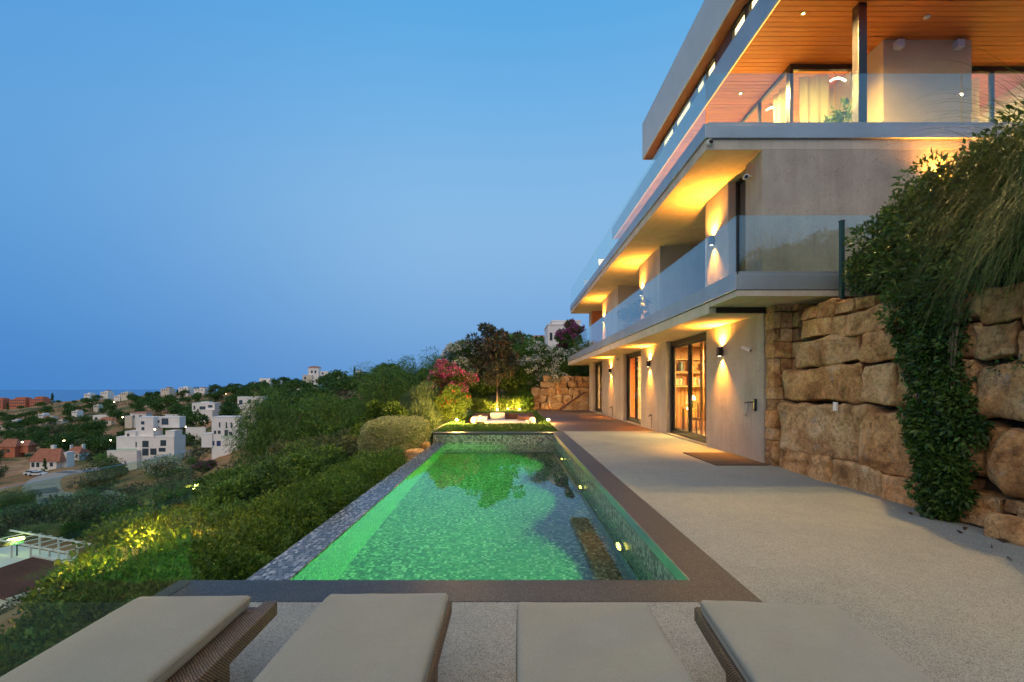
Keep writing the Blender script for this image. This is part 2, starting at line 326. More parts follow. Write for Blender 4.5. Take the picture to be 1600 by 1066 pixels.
def fabric_mat():
    m, nt, p = new_mat('cushion_fabric'); v = coords(nt, 'object')
    w1 = N(nt, 'ShaderNodeTexWave', Scale=55.0, Distortion=.4, bands_direction='X'); nt.links.new(v, w1.inputs['Vector'])
    w2 = N(nt, 'ShaderNodeTexWave', Scale=55.0, Distortion=.4, bands_direction='Y'); nt.links.new(v, w2.inputs['Vector'])
    mm = N(nt, 'ShaderNodeMath', operation='ADD'); nt.links.new(w1.outputs['Fac'], mm.inputs[0]); nt.links.new(w2.outputs['Fac'], mm.inputs[1])
    c = ramp(nt, noise(nt, v, 2.0, 8, .65), [(.3, (.235, .232, .185)), (.7, (.285, .28, .225))])
    w = ramp(nt, mm.outputs[0], [(.0, (.80,)*3), (1.0, (1.05,)*3)]); c = mixc(nt, .8, c, w, 'MULTIPLY')
    f = ramp(nt, noise(nt, v, 160, 2), [(.3, (.85,)*3), (.7, (1.1,)*3)]); nt.links.new(mixc(nt, .7, c, f, 'MULTIPLY'), p.inputs['Base Color'])
    p.inputs['Roughness'].default_value = .95; p.inputs['Specular IOR Level'].default_value = .15; p.inputs['Sheen Weight'].default_value = .15
    nz = noise(nt, v, 7, 4, .6); b1 = bump(nt, p, nz, .18, .02)
    b2 = N(nt, 'ShaderNodeBump', Strength=.25, Distance=.002); nt.links.new(mm.outputs[0], b2.inputs['Height']); nt.links.new(b1.outputs[0], b2.inputs['Normal']); nt.links.new(b2.outputs[0], p.inputs['Normal'])
    return m
M['fabric'] = fabric_mat()
def plank_mat():
    m, nt, p = new_mat('cedar_plank'); oi = nt.nodes.new('ShaderNodeObjectInfo'); v = coords(nt, 'world', (.5, 9, 1))
    g = ramp(nt, noise(nt, v, 3, 7, .7, .5), [(.3, (.52, .16, .032)), (.7, (.68, .235, .055))])
    t = ramp(nt, oi.outputs['Random'], [(0, (.82,)*3), (1, (1.12,)*3)]); nt.links.new(mixc(nt, 1, g, t, 'MULTIPLY'), p.inputs['Base Color'])
    p.inputs['Roughness'].default_value = .42; return m
M['plank'] = plank_mat()
def timber_deck_mat():
    m, nt, p = new_mat('timber_boards'); v = coords(nt, 'world', (1, 1, 1))
    b = N(nt, 'ShaderNodeTexBrick', Scale=1.0); b.offset = .37; b.inputs['Brick Width'].default_value = 2.6; b.inputs['Row Height'].default_value = .12; b.inputs['Mortar Size'].default_value = .006
    b.inputs['Color1'].default_value = (.085, .045, .032, 1); b.inputs['Color2'].default_value = (.125, .065, .045, 1); b.inputs['Mortar'].default_value = (.015, .01, .008, 1)
    nt.links.new(v, b.inputs['Vector']); n = ramp(nt, noise(nt, coords(nt, 'world', (.6, 8, 1)), 4, 6, .7), [(.3, (.8,)*3), (.7, (1.15,)*3)])
    nt.links.new(mixc(nt, 1, b.outputs['Color'], n, 'MULTIPLY'), p.inputs['Base Color']); p.inputs['Roughness'].default_value = .5
    inv = N(nt, 'ShaderNodeMath', operation='SUBTRACT'); inv.inputs[0].default_value = 1; nt.links.new(b.outputs['Fac'], inv.inputs[1]); bump(nt, p, inv.outputs[0], .5, .004); return m
M['timber_deck'] = timber_deck_mat()
def water_mat():
    m, nt, p = new_mat('pool_water'); v = coords(nt, 'world')
    p.inputs['Base Color'].default_value = (.93, 1, .97, 1); p.inputs['Roughness'].default_value = 0; p.inputs['IOR'].default_value = 1.333; p.inputs['Transmission Weight'].default_value = 1
    bump(nt, p, noise(nt, v, 1.6, 3, .5), .05, .02); return m
M['water'] = water_mat()
def sea_mat():
    m, nt, p = new_mat('sea_water'); p.inputs['Base Color'].default_value = (.085, .25, .50, 1); p.inputs['Roughness'].default_value = .5; p.inputs['IOR'].default_value = 1.33
    bump(nt, p, noise(nt, coords(nt, 'world'), .02, 4), .3, 3); return m
M['sea'] = sea_mat()
def terrain_mat():
    m, nt, p = new_mat('dry_hillside'); v = coords(nt, 'world')
    big = noise(nt, v, .022, 8, .62, .4); mid = noise(nt, v, .16, 9, .7)
    earth = ramp(nt, mid, [(.3, (.26, .12, .055)), (.5, (.40, .20, .095)), (.72, (.48, .345, .18))])
    grass = ramp(nt, noise(nt, v, .5, 8, .75), [(.3, (.05, .07, .02)), (.55, (.13, .14, .042)), (.75, (.27, .235, .095))])
    f = ramp(nt, big, [(.42, (0,)*3), (.54, (1,)*3)])
    c = mixc(nt, f, grass, earth)
    d = ramp(nt, noise(nt, v, 2.2, 6, .75), [(.3, (.65,)*3), (.7, (1.2,)*3)]); nt.links.new(mixc(nt, .8, c, d, 'MULTIPLY'), p.inputs['Base Color'])
    p.inputs['Roughness'].default_value = .95; p.inputs['Specular IOR Level'].default_value = .1; bump(nt, p, noise(nt, v, 1.5, 8, .7), .5, .3); return m
M['terrain'] = terrain_mat()
M['soil'] = noisy('bank_soil', [(.3, (.05, .035, .022)), (.7, (.12, .08, .05))], 3, .95, .6, 9)
M['grass_base'] = noisy('turf', [(.3, (.022, .045, .010)), (.7, (.045, .085, .018))], 5, .9, .5, 60)
# leaves
M['leaf_hedge'] = leaf_mat('hedge_leaves', [(.0, (.022, .055, .010)), (.45, (.048, .105, .016)), (.8, (.085, .15, .026)), (1, (.13, .19, .045))], boost=1.2, tint=(.92,1,.6))
M['leaf_dark'] = leaf_mat('dark_leaves', [(.0, (.012, .030, .009)), (.5, (.026, .056, .014)), (.9, (.055, .090, .022))], boost=2.3, tint=(.98,1,.68))
M['leaf_pepper'] = leaf_mat('pepper_tree_leaves', [(.0, (.022, .046, .012)), (.5, (.046, .086, .020)), (.9, (.085, .125, .032))], boost=2.2, tint=(.9,1,.62))
M['leaf_olive'] = leaf_mat('olive_leaves', [(.0, (.035, .05, .022)), (.5, (.07, .09, .04)), (.9, (.13, .14, .075))], boost=1.6, tint=(1.05,1,.75))
M['leaf_lime'] = leaf_mat('lime_leaves', [(.0, (.05, .09, .014)), (.5, (.09, .15, .024)), (.9, (.15, .21, .045))], boost=1.3, tint=(1.0,1,.65))
M['piping'] = noisy('cushion_piping', [(.3, (.17, .165, .13)), (.7, (.21, .205, .16))], 20, .9, .1, 90)
M['leaf_vari'] = leaf_mat('variegated_leaves', [(.0, (.08, .12, .035)), (.4, (.19, .22, .09)), (.9, (.40, .39, .23))], boost=1.3, tint=(1.05,1,.8))
M['leaf_magnolia'] = leaf_mat('magnolia_leaves', [(.0, (.030, .024, .012)), (.35, (.070, .040, .020)), (.5, (.040, .058, .022)), (.72, (.05, .065, .026)), (1, (.17, .075, .03))], .35, .15, .6, boost=1.2, tint=(1,1,1))
M['leaf_vine'] = leaf_mat('vine_leaves', [(.0, (.010, .028, .008)), (.5, (.026, .062, .014)), (.9, (.06, .105, .024))], .45, boost=1.45, tint=(1.0,1,.75))
M['blade'] = leaf_mat('grass_blades', [(.0, (.03, .05, .012)), (.5, (.065, .085, .022)), (.9, (.14, .13, .05))], .6, boost=1.45, tint=(.85,1,.7))
M['lawn_blade'] = leaf_mat('lawn_blades', [(.0, (.020, .050, .010)), (.5, (.036, .085, .014)), (.9, (.06, .12, .022))], .6, boost=1.5, tint=(1,1,.8))
M['feather'] = leaf_mat('feathery_leaves', [(.0, (.035, .065, .028)), (.5, (.065, .105, .048)), (.9, (.11, .15, .075))], boost=1.5, tint=(1,1,.8))

# ------------------------------------------------------------------ foliage tools
def unit(a): return a/np.maximum(np.linalg.norm(a, axis=1, keepdims=True), 1e-9)
def leaves(P, D, L, W, r, fold=.18):
    """rhombus leaves at points P pointing along D"""
    n = len(P); D = unit(D); S = unit(np.cross(D, r.normal(size=(n, 3)))); U = np.cross(S, D)
    L = (L*r.uniform(.65, 1.25, (n, 1))); W = (W*r.uniform(.75, 1.2, (n, 1)))
    mid = P + D*L*.45
    V = np.stack([P, mid+S*W*.5+U*W*fold, P+D*L-U*L*.08, mid-S*W*.5+U*W*fold], 1).reshape(-1, 3)
    return V, np.arange(4*n).reshape(-1, 4)
def blob_points(centres, radii, per, r, squash=.8, shell=.45):
    c = np.repeat(centres, per, 0); rad = np.repeat(radii, per)[:, None]; u = unit(r.normal(size=(len(c), 3)))
    d = r.uniform(shell, 1, (len(c), 1))**.6
    off = u*d*rad; off[:, 2] *= squash
    return c+off, u
def crown_mesh(name, centres, radii, per, L, W, r, up=.25, out=.8, squash=.8, shell=.45, jit=.55, fold=.18):
    P, u = blob_points(np.asarray(centres, float), np.asarray(radii, float), per, r, squash, shell)
    D = u*out + r.normal(size=P.shape)*jit; D[:, 2] += up
    V, F = leaves(P, D, L, W, r, fold)
    bt = np.repeat(r.uniform(-.28, .28, len(centres)), per); t = np.clip(.5 + bt + r.normal(0, .2, len(P)), 0, 1)
    return np_mesh(name, V, F, np.repeat(t, 4))
def limb_mesh(name, base, tops, r0, r, trunk_h, lean=.1):
    mb = MB(); b = Vector(base); t = b + Vector((r.uniform(-lean, lean), r.uniform(-lean, lean), trunk_h))
    mb.tube([b, b.lerp(t, .5)+Vector((r.uniform(-.05, .05)*trunk_h, 0, 0)), t], [r0, r0*.8, r0*.65], 7)
    for p in tops:
        p = Vector(p); mid = t.lerp(p, .5) + Vector((r.uniform(-.1, .1), r.uniform(-.1, .1), .08*(p-t).length))
        mb.tube([t - Vector((0, 0, .05)), mid, p], [r0*.45, r0*.28, r0*.08], 5, False)
    return mb.mesh(name)
def make_tree(name, label, cat, seed, H, R, trunk, nb, per, leaf, mat, loc=(0, 0, 0), group=None, style='round', r0=None, squash=.85, br=None):
    """a tree as a thing: trunk with limbs, crown of leaf clumps"""
    r = np.random.default_rng(seed); root = empty(name, loc, label, cat, group)
    ch = H - trunk; cz = trunk + ch*.5; C = []; Rd = []
    while len(C) < nb:
        q = r.uniform(-1, 1, 3)
        if style == 'cone':
            z = (q[2]+1)/2; w = (1-z)**.8*.95+.05
            if math.hypot(q[0], q[1]) > 1: continue
            C.append((q[0]*R*w, q[1]*R*w, trunk+z*ch*.97)); Rd.append((br or R*.4)*(.35+.65*w)*r.uniform(.8, 1.2)); continue
        if q @ q > 1 or q @ q < .12: continue
        if style == 'umbrella' and q[2] < -.15: continue
        if style == 'vase':
            k = (q[2]+1)/2; w = .42+.62*k**.7
            if math.hypot(q[0], q[1]) > .95*w or (k > .8 and math.hypot(q[0], q[1]) < .3): continue
            C.append((q[0]*R, q[1]*R, trunk+.2+k*(ch-.5))); Rd.append((br or R*.25)*r.uniform(.7, 1.25)); continue
        C.append((q[0]*R*.82, q[1]*R*.82, cz+q[2]*ch*.42)); Rd.append((br or R*.36)*r.uniform(.7, 1.25))
    C = np.array(C); Rd = np.array(Rd)
    up = {'droop': -.9, 'cone': .7}.get(style, .25)
    cr = crown_mesh(name+'_crown', C, Rd, per, leaf[0], leaf[1], r, up=up, squash=squash)
    tops = [tuple(C[i]) for i in r.permutation(len(C))[:min(9, len(C))]]
    tm = limb_mesh(name+'_trunk', (0, 0, -.4), tops if style != 'cone' else [(0, 0, H*.9)], r0 or H*.028+.02, r, max(trunk, .25)+.3)
    link_mesh('trunk', tm, M['bark'], root, True, local=True); link_mesh('crown', cr, mat, root, local=True)
    return root
def shrub_cloud(name, pts, radii, per, leaf, mat, seed, squash=.8, up=.35, shell=.5, parent=None):
    r = np.random.default_rng(seed)
    return link_mesh(name, crown_mesh(name, pts, radii, per, leaf[0], leaf[1], r, up=up, squash=squash, shell=shell), mat, parent)

# ------------------------------------------------------------------ land and sea
def sstep(a, b, x): t = np.clip((x-a)/(b-a), 0, 1); return t*t*(3-2*t)
PROFILE = {   # bearing (picture column) : (distance, picture row of bare ground)
    -400: [(45, 940), (110, 800), (250, 715), (600, 650), (800, 645)],
    0: [(45, 908), (70, 835), (110, 782), (160, 732), (250, 694), (400, 664), (600, 646), (750, 638)],
    150: [(45, 888), (80, 806), (110, 765), (150, 732), (220, 690), (300, 662), (450, 640), (600, 627), (700, 623)],
    300: [(45, 850), (80, 785), (120, 733), (160, 704), (240, 660), (350, 634), (500, 616), (600, 611)],
    450: [(40, 800), (70, 738), (110, 688), (160, 654), (250, 624), (350, 609), (450, 599)],
    600: [(35, 745), (60, 680), (100, 640), (150, 612), (220, 592), (260, 586)],
    700: [(32, 690), (60, 625), (100, 598), (140, 588)],
    800: [(33, 640), (45, 605), (65, 580), (90, 572)],
    900: [(33, 630), (45, 590), (65, 560), (95, 543)],
    1100: [(33, 600), (45, 520), (65, 460), (95, 420)],
    2600: [(33, 500), (45, 400), (65, 300), (95, 260)]}
PCOL = sorted(PROFILE); LOGY = np.linspace(math.log(20), math.log(6000), 260)
ZT = []
for c in PCOL:
    d = np.array(PROFILE[c], float); z = EYE-(d[:, 1]-VY)/F_PX*d[:, 0]
    L = list(np.log(d[:, 0])); Z = list(z); yl = d[-1, 0]
    L += [math.log(yl*1.12), math.log(yl*1.7), math.log(6000)]; Z += [z[-1]-.004*yl, -150 if c < 650 else z[-1]-40, -230]
    ZT.append(np.interp(LOGY, L, Z))
ZT = np.array(ZT)
def H(X, Y):
    X = np.asarray(X, float); Y = np.asarray(Y, float); yy = np.maximum(Y, 5.0)
    px = np.clip(VX+F_PX*X/yy, PCOL[0], PCOL[-1]-1); ly = np.clip(np.log(yy), LOGY[0], LOGY[-1]-1e-6)
    ci = np.clip(np.searchsorted(PCOL, px, 'right')-1, 0, len(PCOL)-2); P = np.array(PCOL, float)
    u = (px-P[ci])/(P[ci+1]-P[ci]); u = u*u*(3-2*u)*.5+u*.5
    fi = (ly-LOGY[0])/(LOGY[1]-LOGY[0]); k = np.clip(fi.astype(int), 0, len(LOGY)-2); w = fi-k
    tab = (ZT[ci, k]*(1-w)+ZT[ci, k+1]*w)*(1-u)+(ZT[ci+1, k]*(1-w)+ZT[ci+1, k+1]*w)*u
    near = -1.0-.36*np.maximum(-X-2.7, 0)
    far_n = .5*np.sin(X*.11+Y*.07)+.35*np.sin(X*.23-Y*.19+1)+.2*np.sin(X*.6+Y*.4)
    s = sstep(26, 48, Y); z = near*(1-s)+tab*s + far_n*sstep(18, 60, Y)*.8 + .08*np.sin(X*1.7+Y*1.1)
    under = sstep(-2.9, -2.6, X)*(1-sstep(30.3, 32.0, Y)); z = z*(1-under)+(-2.5)*under
    back = sstep(4.0, 6.0, X)*sstep(28, 30, Y)*(1-sstep(33, 40, Y)); return z*(1-back)+(-1.0)*back
def ground(x, y): return float(H(x, y))
def site(px, py, lo=16):
    """the spot on the hillside seen at that point of the photograph"""
    for y in np.geomspace(lo, 1200, 1500):
        x = (px-VX)/F_PX*y
        if VY+(EYE-ground(x, y))*F_PX/y <= py: break
    return Vector((x, y, ground(x, y)))
ny, nx = 300, 300
gy = np.concatenate([[-11], np.geomspace(.8, 5200, ny-1)-12+1.0]); gs = np.concatenate([np.linspace(-2.6, -1.25, 24), np.linspace(-1.24, .35, 240), np.linspace(.37, 2.2, nx-264)])
gx = gs[None, :]*(gy[:, None]+12.5); gyy = np.broadcast_to(gy[:, None], gx.shape)
gz = H(gx, gyy)
idx = np.arange(ny*nx).reshape(ny, nx); q = np.stack([idx[:-1, :-1], idx[:-1, 1:], idx[1:, 1:], idx[1:, :-1]], -1).reshape(-1, 4)
o = link_mesh('terrain', np_mesh('terrain', np.stack([gx, gyy, gz], -1).reshape(-1, 3), q), M['terrain'], smooth=True); o['kind'] = 'structure'
mb = MB(); n = 96; R = 40000
mb.add([(R*math.cos(t*2*math.pi/n), R*math.sin(t*2*math.pi/n), -200) for t in range(n)], [tuple(range(n))])
tag(mb.build('sea', M['sea']), kind='structure')

def road_strip(name, path, width, mat, lift=.12, n=60, off=0.0):
    P = [Vector(p) for p in path]; pts = []
    for i in range(len(P)-1):
        a, b, c, d = P[max(i-1, 0)], P[i], P[i+1], P[min(i+2, len(P)-1)]
        for k in range(n//len(P)):
            t = k/(n//len(P)); pts.append(.5*((2*b)+(c-a)*t+(2*a-5*b+4*c-d)*t*t+(3*b-a-3*c+d)*t**3))
    pts.append(P[-1]); mb = MB(); vs = []
    for i, p in enumerate(pts):
        d = pts[min(i+1, len(pts)-1)]-pts[max(i-1, 0)]; s = Vector((-d.y, d.x, 0)).normalized()
        c = p+s*off; zc = max(ground(c.x, c.y), ground((c+s*width*.5).x, (c+s*width*.5).y), ground((c-s*width*.5).x, (c-s*width*.5).y))+lift
        for k in (-.5, .5): w = c+s*width*k; vs.append((w.x, w.y, zc))
        for k in (.5, -.5): w = c+s*width*k; vs.append((w.x, w.y, zc-1.5))
    m = len(pts); fs = []
    for i in range(m-1):
        for k in range(4): a, b = i*4+k, i*4+(k+1) % 4; fs.append((a, b, b+4, a+4))
    return mb.add(vs, fs).build(name, mat)
road_path = [site(215, 800), site(150, 796), site(96, 786), site(66, 768), site(72, 752), site(105, 741), site(160, 733)]
tag(road_strip('road', road_path, 5.2, M['asphalt']), kind='structure')
tag(road_strip('road_verge', road_path, 6.8, M['kerb'], lift=.06), kind='structure')

# ------------------------------------------------------------------ terrace, decking, garden ground
XE, XW = 1.753, 4.92            # outer edge of pool coping, house wall
mb = MB(); mb.box(XE, 5.1, 3.165, 15.25, -.3, 0).box(-2.55, 5.1, -4.5, 3.165, -.3, 0)
tag(mb.build('terrace', M['deck']), kind='structure')
mb = MB(); mb.box(1.62, 4.92, 15.25, 31.0, -.3, -.003); tag(mb.build('timber_deck', M['timber_deck']), kind='structure')
mb = MB(); mb.box(-2.75, 1.62, 15.1, 18.7, -.9, -.05).box(-2.75, 1.62, 23.6, 31.5, -.9, -.05).box(-2.75, -1.95, 18.7, 23.6, -.9, -.05).box(1.2, 1.62, 18.7, 23.6, -.9, -.05)
tag(mb.build('garden_ground', M['grass_base']), kind='structure')
mb = MB(); mb.box(-1.95, 1.2, 18.7, 23.6, -.9, -.42); tag(mb.build('sunken_patio', M['kerb']), kind='structure')
def turf(x0, x1, y0, y1, n, seed):
    r = np.random.default_rng(seed); P = np.stack([r.uniform(x0, x1, n), r.uniform(y0, y1, n), np.full(n, -.055)], 1)
    D = r.normal(size=(n, 3))*.35; D[:, 2] = 1; return leaves(P, D, .075, .012, r)
Vs, Fs, k = [], [], 0
for a in ((-2.6, 1.6, 15.12, 18.65, 22000, 1), (-2.4, 1.6, 23.7, 30, 12000, 2), (-2.6, -1.97, 18.7, 23.6, 3000, 3), (1.22, 1.6, 18.7, 23.6, 2500, 4)):
    V, F = turf(*a); Vs.append(V); Fs.append(F+k); k += len(V)
tag(link_mesh('lawn', np_mesh('lawn', np.concatenate(Vs), np.concatenate(Fs), np.repeat(rng.uniform(0, 1, k//4), 4)), M['lawn_blade']), kind='stuff')
# bank of soil behind the boulder wall
bx = np.linspace(5.2, 16, 24); by = np.linspace(-6, 8.7, 30); BX, BY = np.meshgrid(bx, by)
BZ = 2.55+.34*(BX-5.2)+.12*np.sin(BX*2+BY*1.7)+.08*np.sin(BY*3.1); BZ[:, 0] = -.2; BX[:, 0] = 5.19
idx = np.arange(BX.size).reshape(BX.shape); q = np.stack([idx[:-1, :-1], idx[:-1, 1:], idx[1:, 1:], idx[1:, :-1]], -1).reshape(-1, 4)
tag(link_mesh('planted_bank', np_mesh('planted_bank', np.stack([BX, BY, BZ], -1).reshape(-1, 3), q), M['soil'], smooth=True), kind='structure')

# ------------------------------------------------------------------ swimming pool
PL, PR, PN, PF, WZ, PB = -2.09, 1.388, 3.52, 14.67, -.338, -1.62
pool = empty('swimming_pool', (-.4, 9.7, 0), 'long infinity pool with green lit mosaic floor and dark granite rim', 'swimming pool')
mb = MB(); mb.quad((PL, PN, PB), (PR, PN, PB), (PR, PF, PB), (PL, PF, PB)); mb.build('pool_floor', M['mosaic_floor'], pool)
mb = MB(); mb.box(PL-.02, PL, PN, PF, PB, WZ+.008); mb.build('side_tiles', M['mosaic_x'], pool); mb = MB(); mb.box(PR, PR+.02, PN, PF, PB, -.62); mb.build('side_tiles', M['mosaic_x'], pool)
mb = MB(); mb.box(PR, PR+.02, PN, PF, -.62, -.10); mb.build('lit_side_tiles', M['mosaic_lit_band'], pool)  # same tile as below, coloured lighter for the lamp reflections on it
mb = MB(); mb.box(-2.503, PR+.02, PF, PF+.02, PB, -.062); mb.build('end_tiles', M['mosaic_y'], pool); mb = MB(); mb.box(PL, PR, PN-.02, PN, PB, -.06); mb.build('end_tiles', M['mosaic_y'], pool)
mb = MB(); mb.box(-2.503, PL-.004, PN, PF, -1.3, -.323); mb.build('overflow_edge', M['mosaic_top'], pool, bevel=.006)
mb = MB(); mb.box(-2.56, XE, 3.165, PN, -.3, .004); mb.build('front_coping', M['granite'], pool, bevel=.004)
mb = MB(); mb.box(PR-.004, XE, PN+.001, PF+.44, -.1, .004); mb.build('side_coping', M['granite'], pool, bevel=.004)
mb = MB(); mb.box(-2.503, PR-.005, PF-.01, PF+.42, -.06, .004); mb.build('far_coping', M['granite'], pool, bevel=.004)
mb = MB(); mb.box(PR-.012, PR-.004, PN, PF, -.1, .007); mb.build('edge_trim', M['steel'], pool)
M['pool_lens'] = emit_mat('pool_lamp_lens', (1.0, .86, .12), 7)
for yy in (5.69, 8.81, 12.03):
    f = MB().lathe([(.0, 0), (.10, 0), (.10, .03), (.08, .035)], n=20).build('pool_light', M['steel'], pool, True)
    f.rotation_euler = (0, -math.pi/2, 0); f.location = Vector((PR-.001, yy, -.80))-world_loc(pool)
    l = MB().lathe([(0, .034), (.097, .036), (.08, .052), (0, .058)], n=16).build('lens', M['pool_lens'], f, True, local=True)
    ld = bpy.data.lights.new('pool_lamp', 'SPOT'); ld.energy = 3000; ld.color = (.16, 1.0, .13); ld.spot_size = math.radians(130); ld.spot_blend = .8; ld.shadow_soft_size = .06
    lo = bpy.data.objects.new('pool_lamp', ld); col.objects.link(lo); lo.parent = f; lo.location = (0, 0, .09); lo.rotation_euler = (math.pi, 0, 0)
for yy in (4.77, 7.4, 10.6):
    f = MB().lathe([(0, 0), (.035, 0), (.03, .012), (0, .014)], n=14).build('inlet_nozzle', M['white_plastic'], pool, True)
    f.rotation_euler = (0, -math.pi/2, 0); f.location = Vector((PR-.001, yy, -.95))-world_loc(pool)
mb = MB(); nxw, nyw = 2, 2
mb.quad((PL, PN-.001, WZ), (PR, PN-.001, WZ), (PR, PF, WZ), (PL, PF, WZ)); w_ = mb.build('water', M['water']); tag(w_, kind='structure')
if w_.data.polygons[0].normal.z < 0: w_.data.flip_normals()

# ------------------------------------------------------------------ house
house = empty('modern_villa', (4.92, 8.9, 0), 'three storey concrete villa with glass balconies and lit rooms beside the pool', 'house')
def part(name, mat, *boxes, parent=None, bevel=.006):
    mb = MB()
    for b in boxes: mb.box(*b)
    return mb.build(name, M[mat], parent or house, bevel=bevel)
W0, W1 = 4.92, 5.24
# ground storey walls
for y0, y1 in ((8.86, 11.45), (14.43, 17.2), (19.9, 24.5), (27.2, 28.5)): part('wall', 'concrete', (W0, W1, y0, y1, -.02, 2.92))
part('wall', 'concrete', (W1+.001, 9.4, 8.86, 9.1, -.02, 2.92)); part('wall', 'concrete', (W1+.001, 9.4, 28.2, 28.5, -.02, 2.92))
def sliding_door(y0, y1, z0=.05, z1=2.9, split=.5, x=W0+.14):
    f = MB(); t = .075
    f.box(x, x+.12, y0, y1, z1-t-.06, z1).box(x, x+.12, y0, y1, z0-.05, z0+.06).box(x, x+.12, y0, y0+t, z0+.06, z1-t-.06).box(x, x+.12, y1-t, y1, z0+.06, z1-t-.06)
    d = f.build('sliding_door', M['dark_metal'], house, bevel=.004); ym = y0+(y1-y0)*split
    for a, b, xo in ((y0+t, ym+.05, .015), (ym-.05, y1-t, .065)):
        s = MB(); w = .07; X0 = x+xo; X1 = X0+.045; A, B, C, D = a, b, z0+.06, z1-t-.06
        s.box(X0, X1, A, A+w, C, D).box(X0, X1, B-w, B, C, D).box(X0, X1, A+w, B-w, C, C+w+.03).box(X0, X1, A+w, B-w, D-w, D)
        sash = s.build('sash', M['dark_metal'], d, bevel=.003)
        MB().box(X0+.018, X0+.026, A+w, B-w, C+w+.03, D-w).build('pane', M['window_glass'], d)
    MB().box(x-.03, x, ym-.02, ym+.01, 1.0, 1.25).build('handle', M['steel'], d, bevel=.004)
    part('door_sill', 'kerb', (W0-.02, W0+.13, y0+.003, y1-.003, -.02, .035))
sliding_door(11.45, 14.43, split=.52); sliding_door(17.2, 19.9); sliding_door(24.5, 27.2)
# rooms behind the doors
part('room_floor', 'kerb', (W1, 9.1, 9.1, 28.2, -.05, .02))
part('room_wall', 'interior', (9.1, 9.3, 9.1, 28.2, .02, 2.9)); part('room_wall', 'oak', (W1+.01, 9.1, 16.05, 16.2, .02, 2.9)); part('room_wall', 'orange_fabric', (W1+.01, 9.1, 21.9, 22.05, .02, 2.9)); part('room_wall', 'interior', (W1+.01, 9.1, 9.101, 9.16, .02, 2.9))
part('room_ceiling', 'interior', (W1, 9.1, 9.1, 28.2, 2.88, 2.915))
# slab of the first floor
part('floor_slab', 'soffit', (3.86, 10, 8.862, 30.7, 2.92, 3.14)); part('balcony_slab', 'soffit', (3.86, 7.2, 7.76, 8.858, 3.04, 3.14))
part('balcony_beam', 'dark_metal', (3.99, 5.3, 8.83, 8.857, 2.925, 3.035))
part('balcony_floor', 'render', (3.91, 10, 8.87, 30.66, 3.142, 3.40), (3.91, 7.2, 7.82, 8.866, 3.142, 3.40))
part('balcony_fascia', 'fascia', (3.83, 3.905, 7.75, 30.7, 3.15, 3.41), (3.906, 7.2, 7.75, 7.815, 3.15, 3.41), (3.906, 10, 30.665, 30.7, 3.15, 3.41))
def balustrade(name, segs, z0, z1, front=None):
    b = MB()
    rail = []
    for kind, a0, a1, c in segs:
        if kind == 'y': rail.append((c-.028, c+.028, a0, a1, z0-.02, z0+.045))
        else: rail.append((a0, a1, c-.028, c+.028, z0-.02, z0+.045))
    for q in rail: b.box(*q)
    root = b.build(name, M['fascia'], house)
    for kind, a0, a1, c in segs:
        n = max(1, round((a1-a0)/2.95)); w = (a1-a0)/n
        for i in range(n):
            p0, p1 = a0+i*w+.008, a0+(i+1)*w-.008
            if kind == 'y': MB().box(c-.008, c+.008, p0, p1, z0+.0, z1).build('glass_panel', M['glass'], root)
            else: MB().box(p0, p1, c-.008, c+.008, z0+.0, z1).build('glass_panel', M['glass'], root)
    return root
balustrade('lower_balustrade', [('y', 7.80, 9.03, 3.875), ('y', 9.03, 30.65, 3.875), ('x', 3.90, 5.68, 7.79), ('x', 5.69, 7.2, 7.79)], 3.42, 4.43)
part('balustrade_post', 'steel', (3.862, 3.888, 9.02, 9.045, 3.41, 4.43)); part('balustrade_post', 'dark_metal', (3.87, 3.9, 7.8, 7.83, 3.41, 4.43))
# first storey
Z0, Z1 = 3.402, 6.128
part('end_wall', 'concrete', (W0, 14, 8.9, 9.2, Z0-.28, Z1)); part('pier', 'concrete', (W0, W1, 9.201, 9.54, Z0, Z1))
for y0, y1 in ((10.3, 11.5), (15.0, 17.4), (20.9, 24.5), (28.0, 28.6)): part('pier', 'soffit', (W0, 7.2, y0, y1, Z0, Z1))
part('loggia_wall', 'render', (7.21, 7.4, 9.2, 28.6, Z0, Z1))
M['orange_wall'] = noisy('orange_wall', [(.3, (.50, .17, .05)), (.7, (.57, .21, .07))], 1, .8, .05, 30)
part('loggia_wall', 'orange_wall', (5.0, 7.2, 27.9, 27.999, Z0, Z1))
def window(y0, y1, z0, z1, x, glass='window_glass', name='window', n=1):
    f = MB(); t = .06; f.box(x, x+.08, y0, y1, z0, z0+t).box(x, x+.08, y0, y1, z1-t, z1).box(x, x+.08, y0, y0+t, z0+t, z1-t).box(x, x+.08, y1-t, y1, z0+t, z1-t)
    for i in range(1, n): yy = y0+(y1-y0)*i/n; f.box(x+.004, x+.076, yy-t/2, yy+t/2, z0+t, z1-t)
    d = f.build(name, M['dark_metal'], house, bevel=.003)
    for i in range(n): a, b = y0+(y1-y0)*i/n, y0+(y1-y0)*(i+1)/n; MB().box(x+.03, x+.04, a+t*.5, b-t*.5, z0+t, z1-t).build('pane', M[glass], d)
    return d
window(9.54, 10.3, Z0, Z1-.01, W0+.17)
for y0, y1 in ((11.55, 14.95), (17.45, 20.85), (24.55, 27.85)): window(y0+.2, y1-.2, Z0, Z1-.25, 7.12, n=2)
